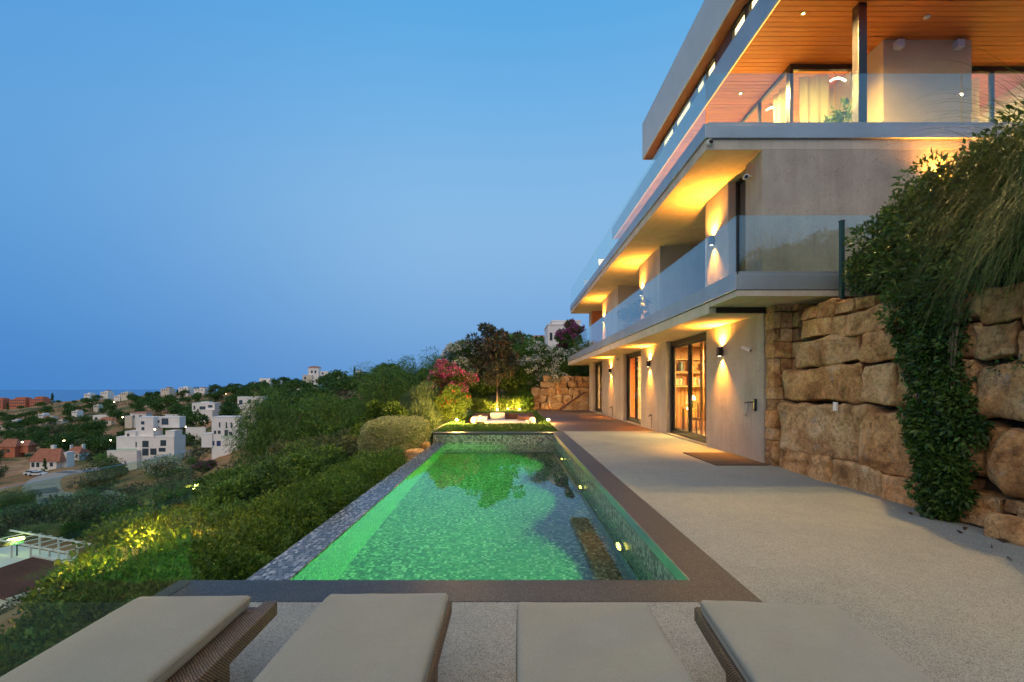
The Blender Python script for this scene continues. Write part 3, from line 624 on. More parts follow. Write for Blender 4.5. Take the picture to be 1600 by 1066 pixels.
# roof slab of the first storey = upper terrace
part('terrace_slab', 'soffit', (3.82, 14, 8.9, 28.95, Z1+.002, 6.335)); part('terrace_fascia', 'fascia', (3.78, 3.86, 8.85, 29.0, 6.337, 6.59), (3.861, 14, 8.85, 8.93, 6.337, 6.59), (3.861, 14, 28.93, 29.0, 6.337, 6.59))
part('terrace_floor', 'interior', (3.87, 14, 8.94, 28.92, 6.338, 6.575))
balustrade('upper_balustrade', [('y', 8.9, 28.95, 3.82), ('x', 3.84, 6.32, 8.89), ('x', 6.33, 8.8, 8.89), ('x', 8.81, 13.5, 8.89)], 6.60, 7.61)
# top storey
ZC = 9.1
ceil = part('porch_ceiling', 'dark_metal', (5.29, 13.2, 8.3, 23.5, ZC+.022, ZC+.05))
pl = MB().box(5.29, 13.2, 0, .117, 0, .02).mesh('plank'); pl.materials.append(M['plank'])
yy = 8.31
while yy < 23.36:
    o = bpy.data.objects.new('plank', pl); col.objects.link(o); o.parent = ceil; o.location = Vector((0, yy, ZC+random.uniform(0, .002)))-world_loc(ceil); yy += .132
part('porch_slab', 'fascia', (5.275, 13.3, 8.28, 23.52, ZC+.052, 9.69)); part('porch_fascia', 'fascia', (5.24, 5.273, 8.27, 23.55, ZC-.03, 9.70))
part('led_strip', 'warm', (5.2735, 5.286, 8.3, 23.5, ZC-.022, ZC-.004), bevel=0)
part('top_wall', 'ochre', (8.16, 10.1, 9.97, 12.2, 6.58, ZC-.002)); part('top_wall', 'interior', (6.8, 13, 16.0, 16.2, 6.58, ZC-.002)); part('top_wall', 'interior', (12.8, 13, 10.9, 16.0, 6.58, ZC-.002)); part('top_wall', 'render', (6.6, 13, 23.2, 23.4, 6.58, ZC-.002))
def window_x(x0, x1, z0, z1, y, n=1, h=.12):
    f = MB(); t = .08; f.box(x0, x1, y, y+.08, z0, z0+.05).box(x0, x1, y, y+.08, z1-h, z1).box(x0, x0+t, y, y+.08, z0+.05, z1-h).box(x1-t, x1, y, y+.08, z0+.05, z1-h)
    for i in range(1, n): xx = x0+(x1-x0)*i/n; f.box(xx-t/2, xx+t/2, y+.004, y+.076, z0+.05, z1-h)
    d = f.build('window', M['dark_metal'], house, bevel=.003)
    for i in range(n): a, b = x0+(x1-x0)*i/n, x0+(x1-x0)*(i+1)/n; MB().box(a+t*.5, b-t*.5, y+.03, y+.04, z0+.05, z1-h).build('pane', M['window_glass'], d)
window_x(6.58, 8.158, 6.58, ZC-.004, 10.72); window_x(10.102, 12.8, 6.58, ZC-.004, 10.8, 2)
window(10.81, 16.0, 6.58, ZC-.004, 6.58, n=4); window(16.2, 23.2, 6.58, ZC-.004, 6.58, n=4)
part('post', 'black', (6.88, 7.05, 9.0, 9.17, 6.576, ZC-.001))
# clerestory and roof
RF = 17.5
part('clerestory_sill', 'fascia', (5.28, 5.6, 8.3, 16.6, 9.692, 9.715))
for y0, y1 in ((9.3, 9.66), (9.68, 10.28), (10.34, 11.05), (11.85, 12.5), (12.56, 13.2), (13.5, 14.86), (14.95, 16.1)): window(y0, y1, 9.716, 10.19, 5.34)
for y0, y1 in ((11.055, 11.845), (13.205, 13.495), (8.3, 9.295), (16.105, 16.6)): part('clerestory_wall', 'brown_timber', (5.34, 5.44, y0, y1, 9.716, 10.19))
part('glow_ceiling', 'warm_soft', (5.46, 13, 8.4, 16.5, 10.12, 10.185), bevel=0); part('clerestory_room', 'interior', (6.6, 6.8, 8.4, 16.5, 9.716, 10.14))  # ceiling panel glows by itself, standing in for lamps in that room
part('roof', 'roof_fascia', (5.06, 14, 7.5, RF, 10.22, 11.6)); part('roof_soffit', 'brown_timber', (5.09, 14, 7.55, RF-.03, 10.195, 10.219))

def wall_lamp(loc, label, size=(.11, .10, .21), power=800, up=True, col_=(1.0, .37, .035)):
    t = empty('wall_lamp', loc, label, 'wall lamp', 'up and down wall lamps on the villa')
    a, b, h = size
    MB().box(-b-.02, -.02, -a/2, a/2, -h/2, h/2).build('housing', M['dark_metal'], t, bevel=.004, local=True)
    MB().box(-.02, 0, -.03, .03, -.04, .04).build('bracket', M['dark_metal'], t, local=True)
    for s in (1, -1) if up else (-1,):
        z = s*(h/2+.002); MB().lathe([(0, 0), (.035, 0), (.035, .003), (0, .003)], (-b/2-.02, 0, z-.0015), 12).build('bulb', M['lamp_white'], t, local=True)
        ld = bpy.data.lights.new('lamp_beam', 'SPOT'); ld.energy = power; ld.color = col_; ld.spot_size = math.radians(150 if s > 0 else 92); ld.spot_blend = 1; ld.shadow_soft_size = .02
        lo = bpy.data.objects.new('lamp_beam', ld); col.objects.link(lo); lo.parent = t; lo.location = (-b/2-.02, 0, z+s*.012); lo.rotation_euler = (0 if s < 0 else math.pi, 0, 0)
    return t
wall_lamp((W0, 10.57, 2.31), 'bronze wall lamp nearest the pool between door and boulder wall')
wall_lamp((W0, 16.07, 2.30), 'bronze wall lamp between the two nearer glass doors')
wall_lamp((W0, 22.3, 2.27), 'bronze wall lamp between the middle and far glass doors')
wall_lamp((W0, 11.0, 5.02), 'wall lamp on the nearest pier of the middle balcony', power=660)
wall_lamp((W0, 17.0, 5.0), 'wall lamp on the second pier of the middle balcony', power=660)
wall_lamp((W0, 24.0, 5.0), 'wall lamp on the farthest pier of the middle balcony', power=660)
t = wall_lamp((8.4, 8.9, 5.35), 'wall lamp glowing on the end wall behind the climbing bush', power=800); t.rotation_euler = (0, 0, math.pi/2)

def point(name, loc, e, c=(1, .66, .26), size=.15, kind='POINT', parent=None):
    ld = bpy.data.lights.new(name, kind); ld.energy = e; ld.color = c
    if kind == 'AREA': ld.size = size
    else: ld.shadow_soft_size = size
    o = bpy.data.objects.new(name, ld); col.objects.link(o); o.location = loc; return o
point('room_lamp', (7.0, 13.4, 2.8), 1100, (1, .60, .18), size=1.6, kind='AREA'); point('room_lamp', (7.2, 18.9, 2.8), 1100, c=(1, .6, .22), size=1.6, kind='AREA'); point('room_lamp', (7.2, 25.5, 2.8), 900, size=1.6, kind='AREA')
point('room_lamp', (9.0, 13.2, 8.95), 2300, c=(1, .80, .22), size=2.2, kind='AREA'); point('room_lamp', (8.4, 19, 8.95), 1100, c=(1, .80, .22), size=2, kind='AREA')
def downlight(loc, label, power=3200):
    t = empty('downlight', loc, label, 'downlight', 'downlights in the cedar ceiling')
    MB().lathe([(.03, 0), (.055, 0), (.055, -.008), (.03, -.008)], n=16).build('rim', M['steel'], t, local=True)
    MB().lathe([(0, -.004), (.03, -.004), (.02, -.009), (0, -.01)], n=12).build('bulb', emit_mat('downlight_bulb', (1, .72, .30), 60) if 'dl' not in M else M['dl'], t, local=True)
    ld = bpy.data.lights.new('downlight_beam', 'SPOT'); ld.energy = power; ld.color = (1, .60, .20); ld.spot_size = math.radians(158); ld.spot_blend = .8; ld.shadow_soft_size = .03
    lo = bpy.data.objects.new('downlight_beam', ld); col.objects.link(lo); lo.parent = t; lo.location = (0, 0, -.03)
M['dl'] = emit_mat('downlight_bulb', (1, .72, .30), 60)
downlight((5.96, 9.27, ZC-.001), 'downlight in the cedar ceiling nearest the front edge'); downlight((5.96, 11.8, ZC-.001), 'downlight in the cedar ceiling seen through the corner glass')
for yy in (14.4, 17.0, 19.6): downlight((5.96, yy, ZC-.001), '%s downlight from the front in the row along the cedar ceiling' % {14.4: 'third', 17.0: 'fourth', 19.6: 'fifth'}[yy])

# things fixed to the house
def wall_tube_cam(name, loc, label, rot, length=.2, rad=.035, mat='white_plastic', cat='camera'):
    t = empty(name, loc, label, cat)
    b = MB(); b.lathe([(0, -length/2), (rad, -length/2), (rad, length/2-.02), (rad*1.12, length/2-.02), (rad*1.12, length/2), (0, length/2)], n=14); o = b.build('body', M[mat], t, True, local=True); o.rotation_euler = rot; o.location = (-.12, 0, 0)
    MB().tube([(0, 0, .02), (-.06, 0, .02), (-.12, 0, 0)], .012, 8).build('bracket', M[mat], t, local=True)
    l = MB().lathe([(0, length/2+.001), (rad*.7, length/2+.001), (rad*.7, length/2+.004), (0, length/2+.004)], n=12).build('lens', M['black'], o, local=True)
wall_tube_cam('security_camera', (W0, 9.27, 2.27), 'white bullet camera on the ground floor wall near the boulders', (math.radians(115), 0, math.radians(30)))
wall_tube_cam('security_camera', (W0, 20.6, 2.72), 'small white camera under the slab beyond the middle door', (math.radians(115), 0, math.radians(30)), .16)
wall_tube_cam('floodlight', (W0, 9.3, 5.78), 'white tubular spotlight on the nearest middle storey pier', (math.radians(110), 0, math.radians(-20)), .24, .05, cat='spotlight')
t = empty('security_camera', (3.86, 8.87, 6.25), 'black dome camera tucked under the upper slab corner', 'camera')
MB().lathe([(0, 0), (.06, 0), (.062, .03), (.05, .06), (0, .065)], n=16).build('housing', M['white_plastic'], t, True, local=True).rotation_euler = (math.pi/2, 0, 0)
MB().lathe([(0, .06), (.045, .06), (.035, .085), (0, .095)], n=16).build('lens', M['black'], t, True, local=True).rotation_euler = (math.pi/2, 0, 0)
for o in t.children: o.location = (.02, 0, 0)
def tap(loc, label, hose=False):
    t = empty('outdoor_tap', loc, label, 'tap', None)
    MB().tube([(0, 0, 0), (-.08, 0, 0), (-.12, 0, -.05)], .016, 8).build('spout', M['dark_metal'], t, True, local=True)
    MB().box(-.085, -.055, -.035, .035, .02, .035).build('handle', M['dark_metal'], t, local=True)
    MB().tube([(-.012, 0, 0), (-.012, 0, -.45)], .009, 6).build('pipe', M['dark_metal'], t, local=True)
    return t
tap((W0, 15.85, .5), 'small garden tap on the wall under the second lamp'); tap((W0, 22.0, .5), 'small garden tap on the wall under the third lamp')
t = empty('outdoor_shower', (W0, 9.25, 1.13), 'black hand shower bracket on the concrete wall by the boulder pier', 'shower')
MB().box(-.05, 0, -.16, -.08, -.12, .12).build('bottle_holder', M['black'], t, bevel=.01, local=True)
MB().tube([(-.03, -.1, .05), (-.03, .12, .05), (-.06, .2, .03)], .012, 8).build('arm', M['dark_metal'], t, True, local=True)
MB().tube([(-.03, .16, .03), (-.05, .18, -.18), (-.03, .22, -.25), (-.02, .2, -.02)], .008, 6).build('hose', M['steel'], t, True, local=True)
t = empty('smoke_detector', (8.55, 9.35, ZC), 'small white smoke detector on the cedar ceiling right of the post', 'detector')
MB().lathe([(0, 0), (.06, 0), (.055, -.03), (0, -.035)], n=14).build('case', M['white_plastic'], t, True, local=True)
for x in (8.45, 9.75):
    t = empty('wall_spotlight', (x, 9.97, ZC-.16), '%s white square spotlight high on the beige wall block' % ('left' if x < 9 else 'right'), 'spotlight')
    MB().box(-.08, .08, -.13, 0, -.08, .08).build('housing', M['white_plastic'], t, bevel=.008, local=True); MB().box(-.05, .05, -.11, -.02, -.085, -.0805).build('diffuser', M['lamp_white'] if False else M['white_plastic'], t, local=True)
tag(MB().box(3.88, 4.90, 8.62, 10.25, .001, .018).build('doormat', M['mat'], bevel=.006), 'brown coir doormat on the pale terrace below the wall lamp', 'doormat')

# furnishing of the lit rooms
def curtain(loc, along, length, h, label, mat='curtain'):
    n = int(length*26); pts = []
    for i in range(n+1):
        a = i/n*length; b = .045*math.sin(i*1.05)+.015*math.sin(i*.37); pts.append((a, b) if along == 'x' else (b, a))
    mb = MB(); mb.add([(x, y, z) for z in (0, h*.5, h) for x, y in pts], [(r*(n+1)+i, r*(n+1)+i+1, (r+1)*(n+1)+i+1, (r+1)*(n+1)+i) for r in range(2) for i in range(n)])
    o = mb.build('curtain', M[mat], None, True); o.location = loc; return tag(o, label, 'curtain')
curtain((6.92, 10.92, 6.6), 'x', .72, 2.35, 'pale pleated curtain behind the front window of the top floor')
curtain((6.78, 11.0, 6.6), 'y', .8, 2.35, 'pleated curtain at the near end of the top floor side glazing')
curtain((10.4, 11.0, 6.6), 'x', .9, 2.35, 'pale curtain in the top floor window right of the beige block')
curtain((5.42, 18.9, .03), 'y', .8, 2.75, 'yellowish curtain gathered at the far side of the middle door')
curtain((5.75, 17.3, .03), 'y', 1.4, 2.75, 'orange curtain filling the near half of the middle door', 'orange_fabric')
curtain((5.42, 25.4, .03), 'y', 1.7, 2.75, 'golden curtain drawn behind the farthest glass door')
curtain((5.45, 9.6, 3.41), 'y', .6, 2.6, 'narrow curtain in the slim window of the middle storey')
def pendant(loc, label):
    t = empty('pendant_lamp', loc, label, 'lamp', 'curved light bars in the top floor room')
    MB().tube([(.22*math.sin(a), .0, -.05+.05*math.cos(a*2)) for a in np.linspace(-1, 1, 9)], .022, 8).build('light_bar', M['lamp_white'], t, True, local=True)
    MB().tube([(0, 0, 0), (-.12, 0, .14)], .006, 5).build('cord', M['black'], t, local=True)
pendant((7.9, 10.98, 8.94), 'glowing curved light bar behind the front window of the top floor'); pendant((6.95, 12.04, 8.88), 'glowing curved light bar behind the side glazing of the top floor')
# study seen through the nearest door
bk = empty('bookshelf', (6.4, 15.95, .03), 'wooden wall shelves with lit niches in the room behind the nearest door', 'bookshelf')
part('back_panel', 'oak', (5.3, 8.2, 15.97, 16.04, .03, 2.85), parent=bk)
for i in range(22): part('slat', 'oak', (5.32+i*.13, 5.40+i*.13, 15.94, 15.968, .03, 1.5), parent=bk, bevel=0)
for z in (1.5, 1.98, 2.45):
    part('shelf', 'oak', (5.3, 8.2, 15.6, 15.968, z, z+.05), parent=bk); part('led_strip', 'warm', (5.32, 8.18, 15.86, 15.9, z-.012, z-.002), parent=bk, bevel=0)
for xx in (5.3, 6.2, 7.1, 8.15): part('upright', 'oak', (xx, xx+.05, 15.6, 15.968, 1.551, 2.44), parent=bk)
ncol = [(.5, .1, .05), (.12, .2, .3), (.6, .5, .35), (.08, .08, .09), (.35, .28, .12)]; nname = ['red', 'blue', 'cream', 'black', 'ochre']
for i, c in enumerate(ncol): M['book%d' % i] = plain('book_cover_%d' % i, c, .6)
for z in (1.552, 2.032):
    xx = 5.42
    while xx < 7.0:
        w = random.uniform(.035, .07); h = random.uniform(.2, .32)
        if random.random() < .62:
            q = random.randrange(5); tag(MB().box(xx, xx+w, 15.68, 15.9, z, z+h).build('book', M['book%d' % q]), '%s book upright on the %s lit shelf of the ground floor study' % (nname[q], 'lower' if z < 2 else 'upper'), 'book', 'books on the study shelves')
        else: xx += .12
        xx += w+.004
        if 6.15 < xx < 6.26: xx = 6.27
    tag(MB().box(7.2, 7.6, 15.9, 15.93, z+.001, z+.34).build('picture_frame', M['book0' if z > 2 else 'book1']), 'framed picture on the %s shelf of the study' % ('upper' if z > 2 else 'lower'), 'picture')
dk = empty('desk', (6.2, 14.9, .03), 'wooden desk in the room behind the nearest door', 'desk')
part('desk_top', 'oak', (5.7, 7.1, 14.7, 15.3, .76, .8), parent=dk)
for x in (5.74, 7.0):
    for y in (14.74, 15.2): part('leg', 'dark_metal', (x, x+.05, y, y+.05, .03, .759), parent=dk)
ch = empty('desk_chair', (6.0, 14.3, .03), 'brown upholstered chair at the desk behind the nearest door', 'chair')
part('seat', 'brown_timber', (5.75, 6.25, 14.1, 14.6, .43, .52), parent=ch, bevel=.03); part('backrest', 'brown_timber', (5.77, 6.23, 14.05, 14.11, .55, 1.0), parent=ch, bevel=.02)
for x in (5.76, 6.2):
    for y in (14.13, 14.53): part('leg', 'dark_metal', (x, x+.035, y, y+.035, .03, .43), parent=ch)
lp = empty('table_lamp', (6.0, 15.0, .8), 'small lit lamp standing on the desk', 'lamp')
MB().lathe([(0, 0), (.08, 0), (.08, .015), (.012, .03), (.012, .25), (0, .25)], n=14).build('base', M['dark_metal'], lp, True, local=True); MB().lathe([(.1, .25), (.06, .4), (0, .4)], n=14).build('lamp_shade', M['warm_soft'], lp, True, local=True)
for i in range(3):
    tag(MB().lathe([(.05, .03), (.05, 2.86), (0, 2.86)], (5.42+i*.05, 12.3+i*.42, 0), 12).build('wooden_pole', M['oak'], None, True), '%s vertical wooden pole of the screen just inside the nearest door' % ('nearest', 'middle', 'farthest')[i], 'pole', 'wooden screen poles inside the door')

# ------------------------------------------------------------------ boulder walls
def cube_grid(n):
    a = np.linspace(-1, 1, n+1); key = {}; V = []; F = []
    def vid(p):
        k = tuple(np.round(p, 6))
        if k not in key: key[k] = len(V); V.append(p)
        return key[k]
    for ax in range(3):
        for s in (-1, 1):
            for i in range(n):
                for j in range(n):
                    q = []
                    for u, v in ((a[i], a[j]), (a[i+1], a[j]), (a[i+1], a[j+1]), (a[i], a[j+1])):
                        p = [0, 0, 0]; p[ax] = s; p[(ax+1) % 3] = u; p[(ax+2) % 3] = v; q.append(vid(p))
                    F.append(q if s > 0 else q[::-1])
    return np.array(V, float), np.array(F)
CG = {n: cube_grid(n) for n in (5, 7, 9, 14, 22)}
def wob(P, r, freqs=(1.3, 2.7, 5.5), amps=(1, .5, .28)):
    out = np.zeros(len(P))
    for f, a in zip(freqs, amps):
        for _ in range(3): out += a*np.sin(P @ (r.normal(size=3)*f) + r.uniform(0, 6.3))/3
    return out
def boulder(name, half, seed, n=9, rnd=.22, amp=.05, jit=.10):
    r = np.random.default_rng(seed); P, F = CG[n]; P = P.copy(); half = np.asarray(half, float); s = half.min()
    if rnd > .6:                                                    # pebble
        sph = P/np.linalg.norm(P, axis=1, keepdims=True); P = P*(1-rnd)+sph*rnd*1.1; P = P*half; nrm = sph
    else:                                                           # split block: flat faces, worn edges, skewed corners
        P = np.sign(P)*np.abs(P)**.72; rad = s*rnd*1.5; Q = P*half; C = np.clip(Q, -(half-rad), half-rad); d = Q-C; L = np.linalg.norm(d, axis=1, keepdims=True)
        ax = np.zeros_like(P); ax[np.arange(len(P)), np.abs(P).argmax(1)] = np.sign(P[np.arange(len(P)), np.abs(P).argmax(1)])
        nrm = np.where(L > 1e-6, d/np.maximum(L, 1e-9), ax); Q = C+nrm*np.minimum(L, rad); P = Q/half
        J = r.uniform(-jit, jit*.25, (2, 2, 2, 3)); w = (np.clip(P, -1, 1)+1)/2; D = np.zeros_like(P); sg = np.sign(P)
        for i in range(2):
            for j in range(2):
                for k in range(2):
                    D += J[i, j, k]*((w[:, 0] if i else 1-w[:, 0])*(w[:, 1] if j else 1-w[:, 1])*(w[:, 2] if k else 1-w[:, 2]))[:, None]
        P = (P+D*sg)*half
    q = P*2.2; rid = np.zeros(len(P))
    for f in (1.6, 3.4, 7.5): rid += -np.abs(np.sin(q @ (r.normal(size=3)*f)+r.uniform(0, 6.3)+.8*np.sin(q @ (r.normal(size=3)*f*.6))))/f*1.5
    W = wob(q*.8, r)*.7 + (rid+.55)*(.9 if rnd <= .6 else .1)
    return np_mesh(name, P+nrm*(W*amp*min(1, s/.3+.25))[:, None], F)
def stone(parent, c, half, seed, n=9, rot=None, **k):
    o = link_mesh('stone', boulder('stone', half, seed, n, **k), M['stone'], parent, True, local=True)
    o.location = Vector(c)-world_loc(parent); o.rotation_euler = rot or (0, 0, 0); return o
wall = empty('boulder_wall', (5.2, 6.0, 0), 'tall retaining wall of big rough sandstone boulders beside the terrace', 'stone wall')
ROWS = [(1226, 1250, 476, 500), (1250, 1275, 470, 497), (1273, 1304, 467, 490), (1304, 1335, 462, 484), (1226, 1272, 495, 529), (1271, 1365, 482, 524), (1363, 1415, 470, 516), (1225, 1322, 525, 572), (1320, 1394, 512, 564), (1393, 1442, 503, 560),
        (1210, 1326, 571, 631), (1321, 1378, 565, 635), (1377, 1430, 560, 638), (1208, 1341, 631, 719), (1329, 1442, 640, 744), (1207, 1295, 703, 756), (1290, 1371, 721, 775), (1368, 1440, 744, 797),
        (1428, 1500, 556, 650), (1440, 1505, 497, 560), (1440, 1515, 650, 740), (1438, 1490, 742, 806), (1484, 1556, 500, 562), (1554, 1650, 505, 566), (1494, 1680, 563, 658), (1508, 1578, 662, 768), (1543, 1665, 666, 792), (1488, 1556, 768, 800), (1490, 1580, 797, 826), (1552, 1640, 785, 812), (1575, 1690, 806, 838), (1440, 1502, 450, 498), (1500, 1562, 444, 502), (1560, 1650, 436, 507), (1415, 1452, 455, 505)]
for i, (x0, x1, t, b) in enumerate(ROWS):
    xw = 4.93; xc = (x0+x1)/2; yc = F_PX*xw/(xc-VX); y0, y1 = F_PX*xw/(x1-VX), F_PX*xw/(x0-VX)
    z0, z1 = EYE-(b-VY)*yc/F_PX, EYE-(t-VY)*yc/F_PX
    fx = xw+.09*z0+.02; big = i in (25, 26); d = .30
    if i == 26: fx -= .1
    yc = (y0+y1)/2
    stone(wall, (fx+d, yc, (z0+z1)/2), (d, (y1-y0)/2*1.05, (z1-z0)/2*1.05), 100+i, 22, rot=(random.uniform(-.03, .03), 0, random.uniform(-.04, .04)), rnd=.19 if not big else .40, amp=.05, jit=.12)
yy = 4.0; k = 0
for row in range(4):                                              # the wall runs on towards the camera
    z0 = row*.66; yy = 4.22+.12*(row % 2)
    while yy > -3.2:
        w = random.uniform(.8, 1.3); stone(wall, (5.28+.09*z0, yy-w/2, z0+.33), (.3, w/2, .34), 300+k, 7); k += 1; yy -= w
k = 0; zz = -.02                                                  # narrow pier of small blocks against the house corner
while zz < 3.0:
    h = random.uniform(.22, .32); sp = random.choice([(4.94, 5.14, 5.32), (4.94, 5.32), (4.94, 5.08, 5.32)])
    for a, b in zip(sp[:-1], sp[1:]): stone(wall, ((a+b)/2, 8.70, zz+h/2), ((b-a)/2*1.06, .15, h/2*1.07), 500+k, 7, rnd=.16, amp=.03, jit=.08); k += 1
    stone(wall, (5.50, 8.62, zz+h/2), (.21, .2, h/2*1.07), 600+k, 7, rnd=.16, amp=.04, jit=.08)
    zz += h
tag(stone(wall, (4.93, 4.42, .10), (.16, .2, .15), 77, 9, rnd=.35), None)
MB().box(4.955, 4.985, 6.93, 7.0, 1.13, 1.26).build('sign_plate', M['white_plastic'], wall)
MB().box(5.42, 5.5, -3.2, 8.8, -.3, 2.5).build('backing', M['soil'], wall)

gw = empty('garden_boulder_wall', (3.0, 30, 0), 'low wall of stacked sandstone boulders at the far end of the decking', 'stone wall')
k = 0
for row, (z0, z1) in enumerate(((-.05, .45), (.42, .95), (.92, 1.42), (1.40, 1.85), (1.8, 2.2))):
    x = 1.35+.12*(row % 2)+max(0, row-2)*.45
    while x < 4.9:
        w = random.uniform(.55, 1.15); stone(gw, (x+w/2, 30.1+.10*row, (z0+z1)/2), (w/2*1.07, .35, (z1-z0)/2*1.12), 700+k, 9, rnd=.26, amp=.08, jit=.14); k += 1; x += w
rp = empty('stair_ramp', (4.2, 28.8, 0), 'pale stone flank of a stair climbing beside the house at the end of the decking', 'ramp')
MB().prism([(3.1, -.01), (4.88, -.01), (4.88, 1.12), (4.75, 1.12)], 28.75, 29.1, 'y').build('ramp_wall', M['stone'], rp, bevel=.02)
rp2 = MB().prism([(2.95, 0), (3.12, 0), (4.78, 1.15), (4.65, 1.15)], 28.70, 29.15, 'y').build('ramp_cap', M['brown_timber'], rp)
es = empty('edge_stones', (-2.8, 13.3, -.4), 'two rough stones at the far left corner of the pool', 'stones')
stone(es, (-2.72, 12.9, -.46), (.27, .34, .2), 801, 9, rnd=.3); stone(es, (-2.72, 13.7, -.36), (.26, .38, .2), 802, 9, rnd=.3); stone(es, (-3.05, 13.4, -.5), (.3, .4, .2), 803, 7, rnd=.3)

# ------------------------------------------------------------------ sun loungers
def rbox_mesh(name, hx, hy, hz, rad, n=14, puff=0, seed=0):
    P, F = CG[n]; P = np.sign(P)*np.abs(P)**.6; H_ = np.array([hx, hy, hz]); Q = P*H_; inner = H_-rad
    C = np.clip(Q, -inner, inner); d = Q-C; L = np.linalg.norm(d, axis=1, keepdims=True); Q = C+np.where(L > 1e-9, d/np.maximum(L, 1e-9), 0)*np.minimum(L, rad)
    if puff:
        r = np.random.default_rng(seed); e = (1-np.clip(np.abs(Q[:, 0])/hx, 0, 1)**4)*(1-np.clip(np.abs(Q[:, 1])/hy, 0, 1)**4)
        Q[:, 2] += np.sign(Q[:, 2])*puff*e*.5 + wob(Q*3.2, r)*puff*.35*(Q[:, 2] > 0); Q[:, 0] += wob(Q*2.1, r)*.004
    return np_mesh(name, Q, F)
def make_lounger(cx, yf, w, rz, label, shift=0.0, zt=.42, seed=0, over=.008):
    L = 2.0; t = empty('sun_lounger', (cx, yf-L/2, 0), label, 'sun lounger', 'sun loungers in a row before the pool'); t.rotation_euler = (0, 0, rz)
    c = link_mesh('cushion', rbox_mesh('cushion', w/2, L/2, .036, .022, 22, .016, seed), M['fabric'], t, True, local=True); c.location = (shift, 0, zt-.042)
    pp = [(sx*(w/2-.003), sy*(L/2-.003), .012) for sx, sy in ((-1, -1), (1, -1), (1, 1), (-1, 1), (-1, -1))]
    MB().tube(pp, .006, 6).build('piping', M['piping'], c, True, local=True)
    f = MB(); W = w/2+over; z0, z1 = zt-.16, zt-.08
    for s in (-1, 1): MB().box(min(s*W, s*(W-.075)), max(s*W, s*(W-.075)), -L/2-.03, L/2+.07, z0, z1).build('side_rail', M['wicker'], t, bevel=.012, local=True)
    for s in (-1, 1): MB().box(-W+.076, W-.076, s*(L/2-.02)-.035, s*(L/2-.02)+.035, z0+.004, z1-.004).build('end_rail', M['wicker'], t, bevel=.012, local=True)
    MB().box(-W+.076, W-.076, -L/2+.016, L/2-.056, z1-.03, z1-.008).build('base_panel', M['wicker'], t, local=True)
    for sx in (-1, 1):
        for y in (-L/2+.25, L/2-.42):
            l = MB(); x = sx*(W-.04); a = .035
            top = [(x-a, y-.05), (x+a, y-.05), (x+a, y+.05), (x-a, y+.05)]; b = .024; yb = y+.05*(1 if y > 0 else -1)
            l.add([(p[0], p[1], z0+.002) for p in top]+[(x-b, yb-.03, 0), (x+b, yb-.03, 0), (x+b, yb+.03, 0), (x-b, yb+.03, 0)], [(0, 1, 2, 3), (7, 6, 5, 4), (0, 4, 5, 1), (1, 5, 6, 2), (2, 6, 7, 3), (3, 7, 4, 0)])
            l.build('leg', M['wicker'], t, bevel=.006, local=True)
    return t
make_lounger(-1.575, 2.39, .58, .035, 'leftmost sun lounger, its taupe cushion slid left so the wicker rail shows', shift=-.045, seed=1, over=.06)
make_lounger(-.645, 2.415, .635, 0.0, 'second sun lounger from the left, in front of the lit end of the pool', seed=2)
make_lounger(.345, 2.31, .655, -.02, 'third sun lounger from the left, in front of the right half of the pool', seed=3)
make_lounger(1.20, 2.31, .665, -.10, 'rightmost sun lounger, set askew over the corner of the granite rim', seed=4)

# ------------------------------------------------------------------ glass fence on the left
gf = empty('glass_fence', (-2.44, 2, 0), 'frameless glass fence along the left edge of the terrace', 'fence')
for y0, y1 in ((1.82, 3.47), (.1, 1.8), (-1.6, .08)): MB().box(-2.446, -2.434, y0, y1, .004, 1.012).build('glass_panel', M['fence_glass'], gf)
MB().box(-2.50, -2.447, -1.7, 3.13, -.06, .03).build('base_rail', M['granite'], gf, bevel=.004)

# ------------------------------------------------------------------ sunken garden seats and garden lamps
def slab_thing(name, box, mat, label, cat, bevel=.02):
    return tag(recentre(MB().box(*box).build(name, M[mat], bevel=bevel)), label, cat)
slab_thing('backrest_cushion', (-.93, -.26, 20.8, 21.05, .0, .30), 'white_cushion', 'tall square white cushion standing in the middle of the sunken seats', 'cushion', .04)
slab_thing('seat_cushion', (-1.1, .95, 19.2, 20.3, -.1, .03), 'white_cushion', 'long low white seat pad in front of the tall cushion', 'cushion', .04)
slab_thing('seat_cushion', (-1.75, -1.05, 20.4, 21.2, -.1, .14), 'white_cushion', 'short beige seat pad left of the tall cushion', 'cushion', .04)
sb = empty('garden_sofa', (-.3, 21, -.42), 'brown timber bench round the sunken seats', 'bench')
MB().box(-1.9, 1.15, 18.9, 20.9, -.42, -.102).build('seat', M['brown_timber'], sb, bevel=.01); MB().box(-1.9, 1.15, 23.1, 23.4, -.42, .12).build('backrest', M['brown_timber'], sb, bevel=.01)
MB().box(.32, .80, 19.6, 20.7, -.10, .20).build('armrest', M['brown_timber'], sb, bevel=.01); MB().box(-1.9, -1.7, 20.95, 23.05, -.42, .05).build('side_seat', M['brown_timber'], sb, bevel=.01)
for i, (x, y, r, l) in enumerate(((-1.55, 19.3, .125, 'leftmost round white stone beside the left garden lamp'), (-1.36, 20.5, .12, 'round white stone behind the leftmost white stone'), (.66, 19.0, .07, 'small white stone left of the egg shaped one'), (.90, 19.1, .13, 'egg shaped white stone nearest the decking'))):
    o = link_mesh('white_stone', boulder('white_stone', (r, r, r*1.15), 900+i, 9, rnd=.9, amp=.01, jit=.05), M['plaster'], None, True); o.location = (x, y, r*.9-.05); tag(o, l, 'stone', 'round white stones by the sunken seats')
M['amber'] = emit_mat('added_amber_bulb', (1, .55, .12), 6); M['glow'] = emit_mat('garden_bulb', (1, .66, .24), 90)
